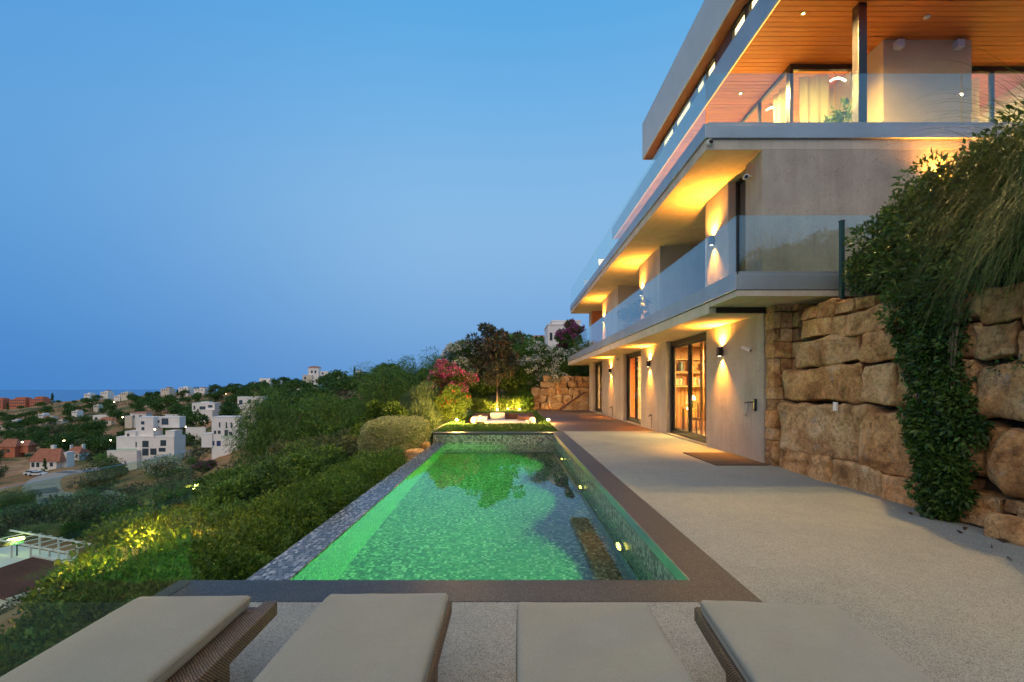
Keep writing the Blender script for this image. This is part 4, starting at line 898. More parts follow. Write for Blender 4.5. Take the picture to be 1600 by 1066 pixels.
def garden_lamp(loc, label, e=70, h=.16, r=.055, group='glowing garden spotlights', m='glow', c=(1, .56, .14)):
    t = empty('garden_lamp', loc, label, 'lamp', group)
    MB().tube([(0, 0, -.1), (0, 0, h-.03)], .014, 8).build('spike', M['dark_metal'], t, True, local=True)
    MB().lathe([(0, -.02), (r*.8, -.02), (r, 0), (r*.9, .03), (0, .045)], (0, 0, h), 14).build('bulb', M[m], t, True, local=True)
    ld = bpy.data.lights.new('garden_glow', 'POINT'); ld.energy = e; ld.color = c; ld.shadow_soft_size = .05
    lo = bpy.data.objects.new('garden_glow', ld); col.objects.link(lo); lo.parent = t; lo.location = (0, 0, h+.12); return t
garden_lamp((-2.2, 18.55, -.03), 'glowing spotlight below the pink oleander at the left of the lawn', 950)
garden_lamp((1.53, 18.6, -.03), 'glowing spotlight at the corner of lawn and decking', 200)
garden_lamp((-.85, 28.6, -.05), 'glowing spotlight at the foot of the magnolia', 260, .1, .04); garden_lamp((.55, 28.9, -.05), 'glowing spotlight right of the magnolia trunk', 260, .1, .04); garden_lamp((-.2, 29.6, -.05), 'glowing spotlight just behind the magnolia trunk', 200, .1, .04)

# ------------------------------------------------------------------ plants close by
R_ = np.random.default_rng
def zone_pts(n, x, y, z, r):
    return np.stack([r.uniform(*x, n), r.uniform(*y, n), r.uniform(*z, n)], 1)
# pool hedge
r = R_(11); n = 330; yv = r.uniform(3.5, 12.7, n); u = r.uniform(0, 1, n); xv = -2.80-u*(1.0+.05*yv)
top = -.22-.30*u + .10*np.sin(yv*1.9)+.08*np.sin(yv*4.3+u*3)
zv = top-r.uniform(.18, .55, n)*(r.uniform(size=n) < .75)-.2*(u > .8)*r.uniform(0, 1.6, n)-.1
hd = shrub_cloud('pool_hedge', np.stack([xv, yv, zv], 1), np.full(n, .30)*r.uniform(.8, 1.25, n), 470, (.052, .026), M['leaf_hedge'], 12, squash=.95, up=.55)
tag(hd, 'bright green clipped hedge along the outer edge of the pool', 'hedge')
hs = MB()
for i in range(70):
    y = 3.9+i*.14; x = -3.1-.9*random.random(); hs.tube([(x, y, -1.6), (x+random.uniform(-.1, .1), y, -.7)], .012, 4, False)
tag(hs.build('stem', M['bark'], hd, local=True), kind='stuff')
def bush(name, label, loc, R, Hh, nb, per, leaf, mat, seed, group=None, up=.35, flowers=None, stems=5, squash=.9, br=None):
    """bush thing: foliage, stems, optional blossom"""
    r = R_(seed); t = empty(name, loc, label, {'oleander': 'flowering shrub'}.get(name, 'shrub'), group); C = []
    while len(C) < nb:
        q = r.uniform(-1, 1, 3)
        if q @ q < 1: C.append((q[0]*R*.8, q[1]*R*.8, Hh*.52+q[2]*Hh*.42))
    C = np.array(C); Rd = (br or .3*min(R, Hh))*r.uniform(.7, 1.3, nb)
    link_mesh('foliage', crown_mesh(name+'_foliage', C, Rd, per, leaf[0], leaf[1], r, up=up, squash=squash), mat, t, local=True)
    s = MB()
    for i in range(stems): p = C[r.integers(nb)]; s.tube([(p[0]*.15, p[1]*.15, -.3), (p[0]*.6, p[1]*.6, p[2]*.6), tuple(p)], [.03, .02, .008], 5, False)
    link_mesh('stems', s.mesh('stems'), M['bark'], t, True, local=True)
    if flowers:
        fm, nf, fs, zmin, per_f = flowers; sel = C[:, 2] > zmin*Hh; Cf = C[sel]; Rf = Rd[sel]; ii = r.integers(0, len(Cf), nf)
        uu = unit(r.normal(size=(nf, 3))); uu[:, 2] = np.abs(uu[:, 2])*.8; uu[:, 1] -= .25; uu = unit(uu); cc = Cf[ii]+uu*Rf[ii][:, None]*r.uniform(.85, 1.12, (nf, 1))
        link_mesh('blossom', crown_mesh(name+'_blossom', cc, np.full(nf, fs*1.5), per_f, fs, fs*.75, r, up=.2, jit=.7, fold=.3, shell=.2), M[fm], t, local=True)
    return t
# wild shrubs below the glass fence
spots = [(-3.6, 2.3, .9, 1.05), (-3.3, 3.3, .8, 1.0), (-4.3, 3.4, 1.0, 1.2), (-4.9, 4.8, 1.0, .85), (-4.0, 4.7, .9, 1.2), (-5.6, 3.2, 1.1, 1.2), (-4.9, 6.9, 1.1, 1.3), (-5.0, 6.2, 1.1, 1.5), (-6.9, 8.6, 1.2, 1.4), (-6.2, 7.6, 1.2, 1.6), (-4.6, 2.2, .9, 1.1), (-7.2, 4.6, 1.2, 1.4), (-9.6, 6.6, 1.0, 1.1), (-8.2, 10.6, 1.3, 1.6), (-7.4, 9.6, 1.4, 1.7), (-3.2, 1.2, .7, .9), (-8.6, 12.4, 1.4, 1.6), (-5.8, 9.0, 1.2, 1.5)]
where = ['just outside the glass fence beside the leftmost lounger', 'under the far end of the glass fence', 'beside the glass fence, a step down the slope', 'seen through the middle of the glass fence', 'left of the hedge start', 'at the lower left of the glass fence', 'lit by an added lamp below the fence', 'left of the bright hedge', 'catching added yellow lamp light on the slope', 'dark and dense left of the hedge', 'by the leftmost lounger', 'below the yellow lit leaves', 'behind the brown roofed annexe', 'uphill of the tan slope', 'where slope and hedge meet', 'hidden partly by the leftmost cushion', 'at the left edge above the annexe', 'between hedge and dark trees']
for i, ((x, y, R, h), w) in enumerate(zip(spots, where)):
    m_ = M[('leaf_dark', 'leaf_hedge', 'leaf_lime', 'leaf_pepper')[(i*7) % 4 if i % 3 else 0]]
    bush('slope_shrub', 'leafy wild shrub %s' % w, (x, y, ground(x, y)-.15), R, h, 28, 420 if y < 6 else 330, (.06 if y < 6 else .085, .032 if y < 6 else .045), m_, 40+i, 'wild shrubs under the glass fence', up=.5, flowers=('flower_white', 6, .03, .6, 8) if i in (1, 2, 6, 8) else None, br=.34*R)
for (x, y, h, e), l in zip(((-5.15, 5.75, .95, 70), (-4.75, 5.9, 1.15, 60), (-5.9, 7.3, 1.2, 90), (-4.2, 5.5, 1.1, 45), (-6.6, 8.4, 1.25, 90)), ('seen through the glass fence', 'left of the hedge start', 'farther down the slope', 'nearest the pool hedge', 'lowest on the slope')):
    garden_lamp((x, y, ground(x, y)), 'small added amber lamp among the shrubs, %s' % l, e, h, .014, 'added amber lamps in the slope shrubs', 'amber', (1, .42, .05))  # added lamps; their glow imitates house lights reflected in the fence glass
# variegated clipped hedge at the far left corner of the pool
r = R_(21); P = r.uniform(-1, 1, (16000, 3)); q_ = (np.abs(P)**4).sum(1); P = P[(q_ < 1.0) & (q_ > .55)][:2600]; n = len(P); P = P*np.array([.86, 1.35, .74])
vh = shrub_cloud('variegated_hedge', P+np.array([-3.5, 14.0, -.24]), np.full(n, .10), 44, (.046, .026), M['leaf_vari'], 22, up=.2); tag(vh, 'rounded clipped hedge with pale variegated leaves at the far left of the pool', 'hedge')
# garden planting
bush('oleander', 'pink flowering oleander above the left garden spotlight', (-2.95, 22.6, -.1), 1.18, 2.95, 46, 420, (.16, .035), M['leaf_lime'], 31, up=.5, flowers=('flower_pink', 480, .09, .42, 13))
bush('oleander', 'low white and red flowering bush in front of the pink oleander', (-2.6, 20.6, -.1), .9, 1.55, 26, 360, (.11, .03), M['leaf_lime'], 32, up=.6, flowers=('flower_red', 46, .06, .4, 9))
bush('oleander', 'tall white oleander behind the pink one', (-3.1, 30.5, -.1), 1.7, 5.0, 44, 400, (.19, .045), M['leaf_dark'], 33, up=.5, flowers=('flower_white', 520, .12, .35, 10))
bush('oleander', 'white flowering oleander right of the magnolia tree', (2.4, 32.0, -.1), 2.1, 4.7, 54, 420, (.19, .045), M['leaf_hedge'], 34, up=.5, flowers=('flower_white', 620, .12, .25, 10))
bush('oleander', 'white flowering oleander left of the magnolia trunk', (-2.0, 31.0, -.1), 1.5, 3.9, 40, 420, (.19, .045), M['leaf_dark'], 36, up=.5, flowers=('flower_white', 120, .10, .4, 9))
bush('garden_bush', 'dark green bush behind the garden boulder wall beside the house', (4.6, 32.5, .4), 1.9, 3.9, 46, 420, (.17, .06), M['leaf_dark'], 37)
bush('garden_bush', 'dark bush right behind the magnolia trunk', (.5, 31.4, -.1), 1.6, 3.2, 40, 420, (.17, .055), M['leaf_dark'], 38)
bush('garden_bush', 'green bush at the left end of the garden boulder wall', (1.0, 29.9, -.05), .75, 1.2, 24, 300, (.14, .05), M['leaf_hedge'], 39)
for i, (x, y) in enumerate(((-1.5, 29.3), (-.5, 29.7), (.25, 29.4), (-2.1, 27.9))):
    bush('agave_clump', 'pale leafy clump lit from below, %s' % ('left of the magnolia trunk', 'just behind the magnolia trunk', 'right of the magnolia trunk', 'at the left border of the lawn')[i], (x, y, -.1), .45, .7, 12, 60, (.35, .05), M['leaf_lime'], 60+i, 'low clumps under the magnolia', up=1.0)
mg = make_tree('magnolia_tree', 'young magnolia with bronze brown leaves in the middle of the garden', 'tree', 51, 5.7, 1.85, 1.75, 40, 120, (.27, .10), M['leaf_magnolia'], (-.95, 29.2, -.05), r0=.085, squash=1.05, br=.42, style='vase')
bv = bush('bougainvillea', 'magenta bougainvillea climbing in front of the white house', (5.0, 38.0, 2.6), 1.35, 4.6, 56, 330, (.16, .08), M['leaf_dark'], 52, flowers=('flower_magenta', 620, .11, .12, 15)); bv['category'] = 'climber'
bush('feather_bush', 'feathery pale green bush behind the variegated hedge', (-4.2, 20.5, -1.6), 1.35, 3.1, 44, 620, (.24, .014), M['feather'], 53, up=.9)
bush('sapling', 'bright lime leaved sapling between dark trees and the clipped hedge', (-5.2, 18.8, -1.7), .85, 2.9, 24, 240, (.2, .05), M['leaf_lime'], 54, up=.4)
bush('sapling', 'lime green shrub left of the variegated hedge', (-4.9, 16.6, -1.6), 1.0, 1.9, 26, 300, (.16, .05), M['leaf_lime'], 55, up=.4)

# climbing bush and hanging vine on the boulder wall
n = 340; r = R_(71); C = zone_pts(n*4, (4.95, 7.4), (4.7, 8.6), (2.45, 5.1), r)
def bush_top(y): return np.interp(y, [4.4, 5.2, 5.8, 6.6, 7.3, 7.9, 8.6], [4.35, 4.3, 4.15, 3.85, 3.55, 3.3, 3.2])
C = C[(C[:, 2] < bush_top(C[:, 1])+.3*(C[:, 0]-5.4)) & (C[:, 0] > 4.95+.12*np.maximum(C[:, 2]-2.6, 0)) & (C[:, 0]*F_PX/C[:, 1] > 552) & (C[:, 2] > np.interp(C[:, 1], [5.7, 6.4], [2.45, 2.95]))][:n]
cb = shrub_cloud('climbing_bush', C, np.full(len(C), .27)*r.uniform(.7, 1.3, len(C)), 270, (.085, .034), M['leaf_vine'], 72, up=.1, squash=.9); tag(cb, 'dense climbing bush spilling over the top of the boulder wall', 'climber')
s = MB()
for i in range(60): p = C[r.integers(len(C))]; s.tube([(p[0]+.5, p[1], 2.7), (p[0]+.2, p[1]+.1, (2.7+p[2])/2+.2), tuple(p)], [.02, .014, .005], 4, False)
tag(s.build('stem', M['bark'], cb), kind='stuff')
n = 150; zv = r.uniform(.06, 2.75, n); yc = np.interp(zv, [0, .6, 1.4, 2.2, 2.8], [5.12, 5.18, 5.3, 5.55, 5.6]); wd = np.interp(zv, [0, .3, .6, 1.0, 1.4, 1.9, 2.3, 2.8], [.10, .24, .19, .36, .27, .22, .33, .42])
C = np.stack([4.93+.09*zv-r.uniform(.0, .13, n), yc+r.uniform(-1, 1, n)*wd, zv], 1)
hv = shrub_cloud('hanging_vine', C, np.full(n, .115)*r.uniform(.55, 1.5, n), 170, (.07, .034), M['leaf_vine'], 74, up=-.45, squash=1.0); tag(hv, 'dark green vine hanging down the boulder wall to the terrace', 'vine')
s = MB()
for i in range(14):
    y = 5.35+random.uniform(-.25, .3); s.tube([(5.12, y, 2.7), (5.0, y-.05, 1.8), (4.93, y-.12*random.random()-.05, .9), (4.9, y-.25*random.random(), .15)], [.012, .01, .008, .004], 5, False)
tag(s.build('stem', M['bark'], hv), kind='stuff')
for i, (y, z) in enumerate(((4.6, 1.75), (4.75, 1.72))):
    t = shrub_cloud('wall_sprig', np.array([[4.97+.09*z, y, z]]), [.07], 26, (.07, .02), M['leaf_vine'], 76+i, up=-.1); tag(t, '%s green sprig growing out of the flat boulder right of the vine' % ('right hand', 'left hand')[i], 'sprig')
lantana = shrub_cloud('red_flower_cluster', zone_pts(7, (4.98, 5.04), (5.75, 6.05), (2.18, 2.34), r), np.full(7, .045), 14, (.05, .04), M['flower_red'], 79); tag(lantana, 'few small red flowers at the lower edge of the climbing bush', 'flowers')
# fountain grass
def grass_clump(loc, n, L, seed, label, spread=.12, lean=(0, 0), group='arching fountain grasses on the bank'):
    r = R_(seed); m = 9; base = np.stack([r.normal(0, spread, n), r.normal(0, spread, n), np.zeros(n)], 1); az = r.uniform(0, 2*math.pi, n); ln = L*r.uniform(.55, 1.15, n); el = r.uniform(.7, 1.5, n)
    d = np.stack([np.cos(az)*np.cos(el)+lean[0], np.sin(az)*np.cos(el)+lean[1], np.sin(el)], 1); d = unit(d); side = unit(np.cross(d, np.array([[0, 0, 1.]])+r.normal(0, .1, (n, 3))))
    t = np.linspace(0, 1, m+1)[None, :, None]; droop = r.uniform(.45, 1.25, n)[:, None, None]
    P = base[:, None]+d[:, None]*ln[:, None, None]*t; P[..., 2:3] -= droop*ln[:, None, None]*t**2.3; P += (r.normal(0, .03, (n, 1, 3)))*t*2
    w = (r.uniform(.0024, .0048, n)[:, None, None])*(1-.85*t); A = P+side[:, None]*w; B = P-side[:, None]*w
    V = np.stack([A, B], 2).reshape(-1, 3); k = np.arange(n)[:, None]*(2*(m+1))+np.arange(m)[None, :]*2; k = k.ravel(); F = np.stack([k, k+1, k+3, k+2], 1)
    o = link_mesh('fountain_grass', np_mesh('fountain_grass', V, F, np.repeat(np.clip(r.normal(.45, .25, n), 0, 1), 2*(m+1))), M['blade']); o.location = loc; return tag(o, label, 'ornamental grass', group)
for i, (l, n_, L_, ln, lab) in enumerate((((5.75, 5.0, 3.2), 850, 2.0, (-.3, -.05), 'big arching clump of fountain grass above the hanging vine'), ((5.9, 4.35, 3.3), 1200, 2.5, (-.28, 0), 'fountain grass clump at the right edge of the picture'), ((6.2, 4.9, 3.7), 950, 3.1, (-.16, 0), 'fountain grass rising highest, against the upper balcony'), ((5.45, 4.5, 2.75), 1000, 1.6, (-.3, 0), 'lower fountain grass drooping over the wall top'), ((6.4, 6.3, 3.6), 500, 2.1, (-.2, 0), 'fountain grass farthest back, beside the wall lamp'))):
    grass_clump(l, n_, L_, 90+i, lab, lean=ln)
fp = empty('fence_post', (5.42, 7.45, 3.0), 'dark green metal post at the corner of the lower balcony', 'post')
MB().box(-.03, .03, -.03, .03, -.6, 1.2).build('post', plain('green_metal', (.01, .05, .045), .5), fp, bevel=.004, local=True); MB().box(-.035, .035, -.035, .035, 1.2, 1.215).build('cap', M['black'], fp, local=True)
for i, (x, y) in enumerate(((4.35, 15.3), (4.3, 16.6), (4.3, 27.6), (4.35, 29.3))):
    t = empty('potted_plant', (x, y, 3.41), 'round leafy potted plant %s' % ('behind the lower balcony glass, nearer of the middle pair', 'behind the lower balcony glass, farther of the middle pair', 'near the far end of the lower balcony', 'at the far end of the lower balcony')[i], 'potted plant', 'pots on the lower balcony')
    MB().lathe([(0, 0), (.16, 0), (.21, .34), (.18, .34), (.17, .3), (0, .3)], n=16).build('pot', M['terracotta'], t, True, local=True)
    link_mesh('foliage', crown_mesh('foliage', R_(120+i).normal(0, .14, (9, 3))+np.array([0, 0, .66]), np.full(9, .2), 70, .11, .045, R_(121+i)), M['leaf_olive'], t, local=True)
t = empty('potted_plant', (7.45, 10.3, 6.58), 'leafy potted plant on the top terrace before the lit curtain', 'potted plant')
MB().lathe([(0, 0), (.15, 0), (.2, .4), (.17, .4), (.16, .36), (0, .36)], n=16).build('pot', M['dark_metal'], t, True, local=True)
link_mesh('foliage', crown_mesh('foliage', R_(130).normal(0, .16, (10, 3))+np.array([0, 0, .95]), np.full(10, .2), 34, .17, .06, R_(131)), M['leaf_dark'], t, local=True)
for i, (x, y) in enumerate(((4.5, 21.0), (4.5, 25.2))):
    t = empty('terrace_chair', (x, y, 6.577), 'white terrace chair behind the upper glass, %s of two' % ('nearer', 'farther')[i], 'chair', 'white chairs on the top terrace')
    MB().box(-.35, .35, -.3, .3, .36, .42).build('seat', M['white_plastic'], t, bevel=.01, local=True)
    b = MB().box(-.35, .35, -.03, .03, 0, .6).build('backrest', M['white_plastic'], t, bevel=.01, local=True); b.location = (0, .3, .42); b.rotation_euler = (-.5, 0, 0)
    for sx in (-.32, .32):
        for sy in (-.26, .26): MB().box(sx-.02, sx+.02, sy-.02, sy+.02, 0, .36).build('leg', M['steel'], t, local=True)

for i, (x, y, a) in enumerate(((4.72, 4.75, .3), (4.60, 4.62, 1.9), (4.78, 4.35, 2.6), (4.45, 4.2, .9), (4.70, 5.3, 2.2), (4.3, 3.9, 1.2))):
    V, F = leaves(np.array([[0, 0, .012]]), np.array([[math.cos(a), math.sin(a), .12]]), .09, .04, R_(140+i)); o = link_mesh('fallen_leaf', np_mesh('fallen_leaf', V, F, np.full(4, .2)), M['leaf_magnolia']); o.location = (x, y, .002)
    tag(o, 'dry brown leaf lying on the terrace near the foot of the vine', 'leaf', 'dry leaves on the terrace')

# ------------------------------------------------------------------ houses on the slopes
def villa(name, label, Y, base, vols, wins=(), roofs=(), cat='house', mat='plaster', deep=6.0, chim=(), rails=(), group=None):
    """a house at distance Y; outlines are given in picture columns and rows and become metres at that distance"""
    cx = sum((v[0]+v[1])/2 for v in vols)/len(vols); s = Y/F_PX; o = at(cx, base, Y); o.z = o.z if Y > 400 else max(o.z, max(ground((px_-VX)/F_PX*Y, Y-1) for px_ in (vols[0][0], cx, vols[0][1]))-.35); root = empty(name, o, label, cat, group)
    if Y < 420: deep *= .55
    vols = [v if len(v) < 6 or Y >= 420 else (*v[:4], v[4]*.6, v[5]*.55, *v[6:]) for v in vols]
    xa, xb = min(v[0] for v in vols), max(v[1] for v in vols); side = (VX-cx)*deep/(Y+deep); kx = max(.6, (xb-xa-max(side, 0))/(xb-xa)); xo = xa if cx < VX else xa
    X = lambda px: (xo+(px-xo)*kx-cx)*s
    Z = lambda py: (base-py)*s
    for v in vols:
        x0, x1, t, b = v[:4]; f = v[4] if len(v) > 4 else 0; d = v[5] if len(v) > 5 else deep; m = M[v[6]] if len(v) > 6 else M[mat]
        zb = Z(b) if b < base-.5 else -4.0
        MB().box(X(x0), X(x1), f, f+d, zb, Z(t)).build('wall', m, root, local=True)
        if Y < 260 and b >= base-.5 or Y < 160: MB().box(X(x0)-.06, X(x1)+.06, f-.06, f+d+.06, Z(t)+.002, Z(t)+.14).build('parapet', m, root, local=True)
    for w in wins:
        x0, x1, t, b = w[:4]; f = (w[4] if len(w) > 4 else 0)*(.6 if Y < 420 else 1); m = M[w[5]] if len(w) > 5 else M['pane']
        if Y < 180:
            fr = MB(); a, c, e, g = X(x0), X(x1), Z(b), Z(t); k = .07
            fr.box(a, c, f-.04, f+.02, g-k, g).box(a, c, f-.04, f+.02, e, e+k).box(a, a+k, f-.04, f+.02, e+k, g-k).box(c-k, c, f-.04, f+.02, e+k, g-k)
            q = fr.build('window', M['dark_metal'], root, local=True); MB().box(a+k, c-k, f-.02, f-.005, e+k, g-k).build('pane', m, q, local=True)
        else: MB().box(X(x0), X(x1), f-.06, f+.02, Z(b), Z(t)).build('window', m, root, local=True)
    for x0, x1, t, e, f, d in roofs:       # pitched tile roof: ridge row t, eaves row e
        if Y < 420: f, d = f*.6, d*.55
        a, c = X(x0)-.3, X(x1)+.3; h0, h1 = Z(e), Z(t); hip = min((c-a)*.22, d*.4)
        vs = [(a, f-.35, h0), (c, f-.35, h0), (c, f+d+.35, h0), (a, f+d+.35, h0), (a+hip, f+d/2, h1), (c-hip, f+d/2, h1)]
        MB().add(vs, [(0, 1, 5, 4), (1, 2, 5), (2, 3, 4, 5), (3, 0, 4), (3, 2, 1, 0)]).build('roof', M['terracotta'], root, local=True)
    for x0, x1, t, b, f in chim: f *= .6; MB().box(X(x0), X(x1), f, f+.9, Z(b), Z(t)).build('chimney', M[mat], root, local=True)
    for x0, x1, t, b, f in rails: f *= .6; MB().box(X(x0), X(x1), f, f+.06, Z(b), Z(t)).build('railing', M['fence_glass'], root, local=True)
    return root
MAJOR = [(140, 180, 290), (125, 312, 400), (235, 298, 345), (225, 370, 416), (150, 44, 138), (190, 0, 52), (20, -60, 105)]
villa('white_villa', 'large white modern villa with stacked flat roofed blocks left of the dark trees', 140, 727,
      [(183, 285, 690, 727, 0, 9), (195, 214, 682, 691, 1.0, 6), (212, 243, 660, 690, 2, 7), (243, 282, 660, 677, 5, 5), (269, 285, 681, 690, .3, 6), (174, 226, 711, 727, -2.5, 2.3)],
      [(229, 240, 696, 706), (229, 240, 708, 719), (261, 271, 695, 704), (243, 254, 708, 718), (258, 270, 707, 713), (221, 227, 666, 671, 2), (243.6, 246, 665, 669, 4.9), (243.6, 246, 675, 676.5, 4.9), (222, 227, 675, 680, 2), (250, 262, 662, 672, 4.95), (217, 219, 698, 706), (199, 203, 685, 689, .95)],
      rails=((174, 226, 707, 711, -2.4),))
villa('white_villa', 'white house with blue windows half hidden by the dark trees', 125, 700,
      [(333, 382, 652, 700, 0, 8), (316, 335, 678, 699, -.5, 6), (381, 404, 645, 700, 3, 6, 'cream'), (382, 392, 670, 700, 1.5, 6)],
      [(337, 341, 673, 678), (344, 349, 673, 678), (356, 362, 672, 681), (364, 370, 675, 680), (342, 349, 689, 697, 0, 'blue_frame'), (334.5, 338, 689, 696, 0, 'blue_frame'), (346, 348.5, 660, 668), (358, 360.5, 660, 669), (367, 369.5, 660, 669), (386, 396, 650, 656, 3)], rails=((352, 378, 680, 684, -.9),))
villa('white_villa', 'white cubic villa with a dark glazed bay in the middle of the far slope', 235, 651, [(300, 342, 630, 651, 0, 9), (312, 327, 628, 632, 3, 6), (318, 342, 641, 651, -3, 3)], [(314, 325, 635, 640), (314, 325, 642, 648), (303, 306, 634, 640), (330, 338, 633, 637)])
villa('white_villa', 'long low white house right of the cubic villa', 225, 645, [(371, 417, 628, 645, 0, 8), (398, 420, 634, 648, -2, 4, 'cream')], [(374, 380, 633, 640), (390, 396, 632, 638), (404, 412, 637, 643, -2)])
villa('white_villa', 'white terraced house on the skyline left of the tower house', 430, 611, [(394, 428, 598, 611, 0, 9), (404, 425, 591, 600, 3, 7)], [(402, 408, 597, 603), (412, 417, 594, 597, 3), (420, 426, 602, 606)])
villa('tower_house', 'cream house with a square tower on the skyline', 300, 596, [(482, 500, 574, 596, 0, 7), (474, 490, 586, 596, -2, 6, 'cream'), (500, 515, 580, 588, 2, 6)], [(487, 490, 579, 583), (493, 496, 579, 583), (477, 480, 589, 593, -2), (504, 507, 582, 585, 2)], roofs=((482, 500, 572, 574.5, 0, 7),))
villa('garden_wall_house', 'small white house with a long boundary wall below the tower house', 250, 616, [(464, 510, 612.5, 616, 0, .4), (491, 498, 603, 616, 1, 5)], [(493, 496, 606, 610, 1)])
for i, (x0, x1, t) in enumerate(((-14, 11, 623), (15, 46, 622), (46.5, 73, 621))):
    ws = [(x, x+2.2, y, y+2.4) for x in np.arange(x0+2, x1-3, 4.2) for y in (t+2.5, t+7, t+11.5)]
    villa('apartment_block', ['salmon apartment block cut by the left edge of the picture', 'salmon apartment block with rows of dark windows, left of two', 'salmon apartment block beside the dark cypress, right of two'][i], 700, 641, [(x0, x1, t+2, 641, 0, 14), (x0+4, x1-5, t, t+3, 4, 9)], ws, cat='apartment block', mat='salmon', roofs=((x0+4, x1-5, t-1.5, t, 4, 9),))
villa('tiled_house', 'long white house with a terracotta roof and chimney beside the bend of the road', 150, 746, [(47, 101, 734, 746, 0, 7), (100, 111, 722, 746, 3, 5)], [(50, 56, 736, 743), (60, 66, 736, 743), (77, 81, 736, 745), (88, 94, 736, 742)], roofs=((46, 109, 715, 734, -.3, 7.5),), chim=((78, 85, 710, 722, 3),))
villa('tiled_house', 'small white house with two chimneys and a hipped terracotta roof', 165, 726, [(107, 135, 712, 726, 0, 7)], [(113, 117, 715, 720), (126, 130, 715, 720)], roofs=((102, 136, 703.5, 713, 0, 7),), chim=((102, 105, 701, 712, 2), (129, 133, 700, 710, 3)))
villa('tiled_house', 'salmon house with a terracotta roof at the left edge', 190, 722, [(3, 34, 704, 722, 0, 7, 'salmon'), (30, 50, 703, 714, 3, 6, 'salmon'), (-30, 2, 709, 722, 1, 6, 'salmon')], [(9, 13, 708, 713), (20, 24, 708, 713)], roofs=((3, 36, 692.5, 704, 0, 7), (32, 51, 695, 703.5, 3, 6)))
villa('tiled_house', 'cream house with a low tiled roof above the salmon one', 330, 671, [(55, 83, 659, 671, 0, 8, 'cream'), (77, 86, 656, 664, 3, 6, 'cream')], [(60, 63, 662, 666), (70, 73, 662, 666)], roofs=((55, 80, 655, 659.5, 0, 8),))
villa('tiled_house', 'cream tiled house in front of the white roofs left of the cubic villa', 285, 664, [(155, 181, 656, 664, 0, 7, 'cream')], [(160, 163, 658, 662), (171, 174, 658, 662)], roofs=((154, 182, 652, 656.5, 0, 7),))
villa('white_villa', 'flat white house behind the cream tiled one', 310, 660, [(145, 177, 649, 660, 0, 8), (163, 192, 648, 656, 4, 7)], [(149, 153, 652, 656), (182, 186, 650, 653, 4)])
villa('white_villa', 'low white house with a wide roof terrace above the large stacked villa', 245, 657, [(205, 236, 646, 657, 0, 8), (198, 212, 650, 660, -2, 5, 'cream')], [(210, 214, 649, 653), (222, 228, 649, 654)], roofs=((207, 236, 643.5, 646.3, 0, 8),))
villa('boundary_wall', 'long white boundary wall on the slope below the cubic villa', 215, 653, [(258, 298, 648, 653, 0, .5)], cat='wall')
villa('boundary_wall', 'white boundary wall behind the roof of the large stacked villa', 180, 672, [(290, 330, 668, 672, 0, .5)], cat='wall')
villa('tiled_house', 'pale house at the left edge below the orange blocks', 330, 675, [(-8, 17, 665, 675, 0, 8, 'cream')], [(3, 6, 668, 672)], roofs=((-8, 17, 662, 665.3, 0, 8),))
small = [(131, 146, 614, 623, 'first white house on the low ridge beside the sea'), (157, 175, 611, 619, 'white house with a round tower on the low ridge'), (189, 206, 612, 624, 'cream blocky house right of centre on the low ridge'), (178, 194, 617, 625, 'cream house half behind trees on the low ridge'), (241, 262, 617, 627, 'white house standing below the ridge line'), (251, 271, 606, 613, 'wide flat house on the ridge top'), (279, 300, 604, 613, 'white row house on the ridge, left of a pair'), (303, 326, 606, 613, 'cream row house on the ridge, right of a pair'), (340, 365, 607, 615, 'low white house on the ridge before the terraced one'), (308, 334, 617, 624, 'cream house on the terrace cut below the ridge'), (520, 545, 588, 596, 'house peeping over trees right of the tower house'), (556, 566, 579, 585, 'tiny white house on the skyline left of the bright tree'), (434, 442, 595, 602, 'small white cube right of the skyline terraced house'),
         (88, 104, 666, 672, 'low pale house between the two groups of tiled roofs'), (132, 147, 672, 678, 'white house half sunk in trees below the flat white one'), (112, 126, 641, 647, 'white bungalow under the low ridge'), (60, 72, 646, 651, 'small pale house below the right orange block'), (268, 284, 633, 640, 'cream house left of the cubic villa'), (226, 240, 629, 635, 'white bungalow beneath the wide ridge top house'), (352, 368, 620, 627, 'pale house above the long low white one'), (146, 158, 632, 637, 'little white house under the blocky cream one'), (18, 30, 655, 661, 'little white house under the left orange block'), (376, 390, 604, 610, 'white house just left of the skyline terraced house')]
for i, (x0, x1, t, b, lab) in enumerate(small):
    w = x1-x0; ws = [(x0+w*f, x0+w*f+1.8, t+2.4, t+4.6) for f in (.15, .42, .7)]
    villa('hill_house', lab, 300 if x0 > 500 else 330 if b > 640 else 400 if b > 625 and t > 626 else 560 if x0 < 240 else 470, b, [(x0, x1, t+1.5, b, 0, 9), (x0+w*.3, x0+w*.75, t, t+3, 3, 6)], ws, mat='cream' if i % 3 == 2 else 'plaster', roofs=((x0+w*.3, x0+w*.75, t-1.3, t, 3, 6),) if i % 2 else ())
villa('white_house', 'white house behind the bougainvillea at the far end of the villa', 52, 570, [(856, 905, 508, 570, 0, 9), (864, 910, 500, 509, 2, 6)], [(859, 863, 520, 532)])
villa('pink_house', 'pale pink house with a terracotta roof among trees high on the hill', 120, 542, [(831, 853, 527, 542, 0, 6, 'cream'), (826, 836, 532, 542, -1, 4, 'cream')], [(834, 836.5, 530, 534), (840, 842.5, 530, 534), (846, 848.5, 530, 534)], roofs=((831, 854, 523, 527.3, 0, 6),))
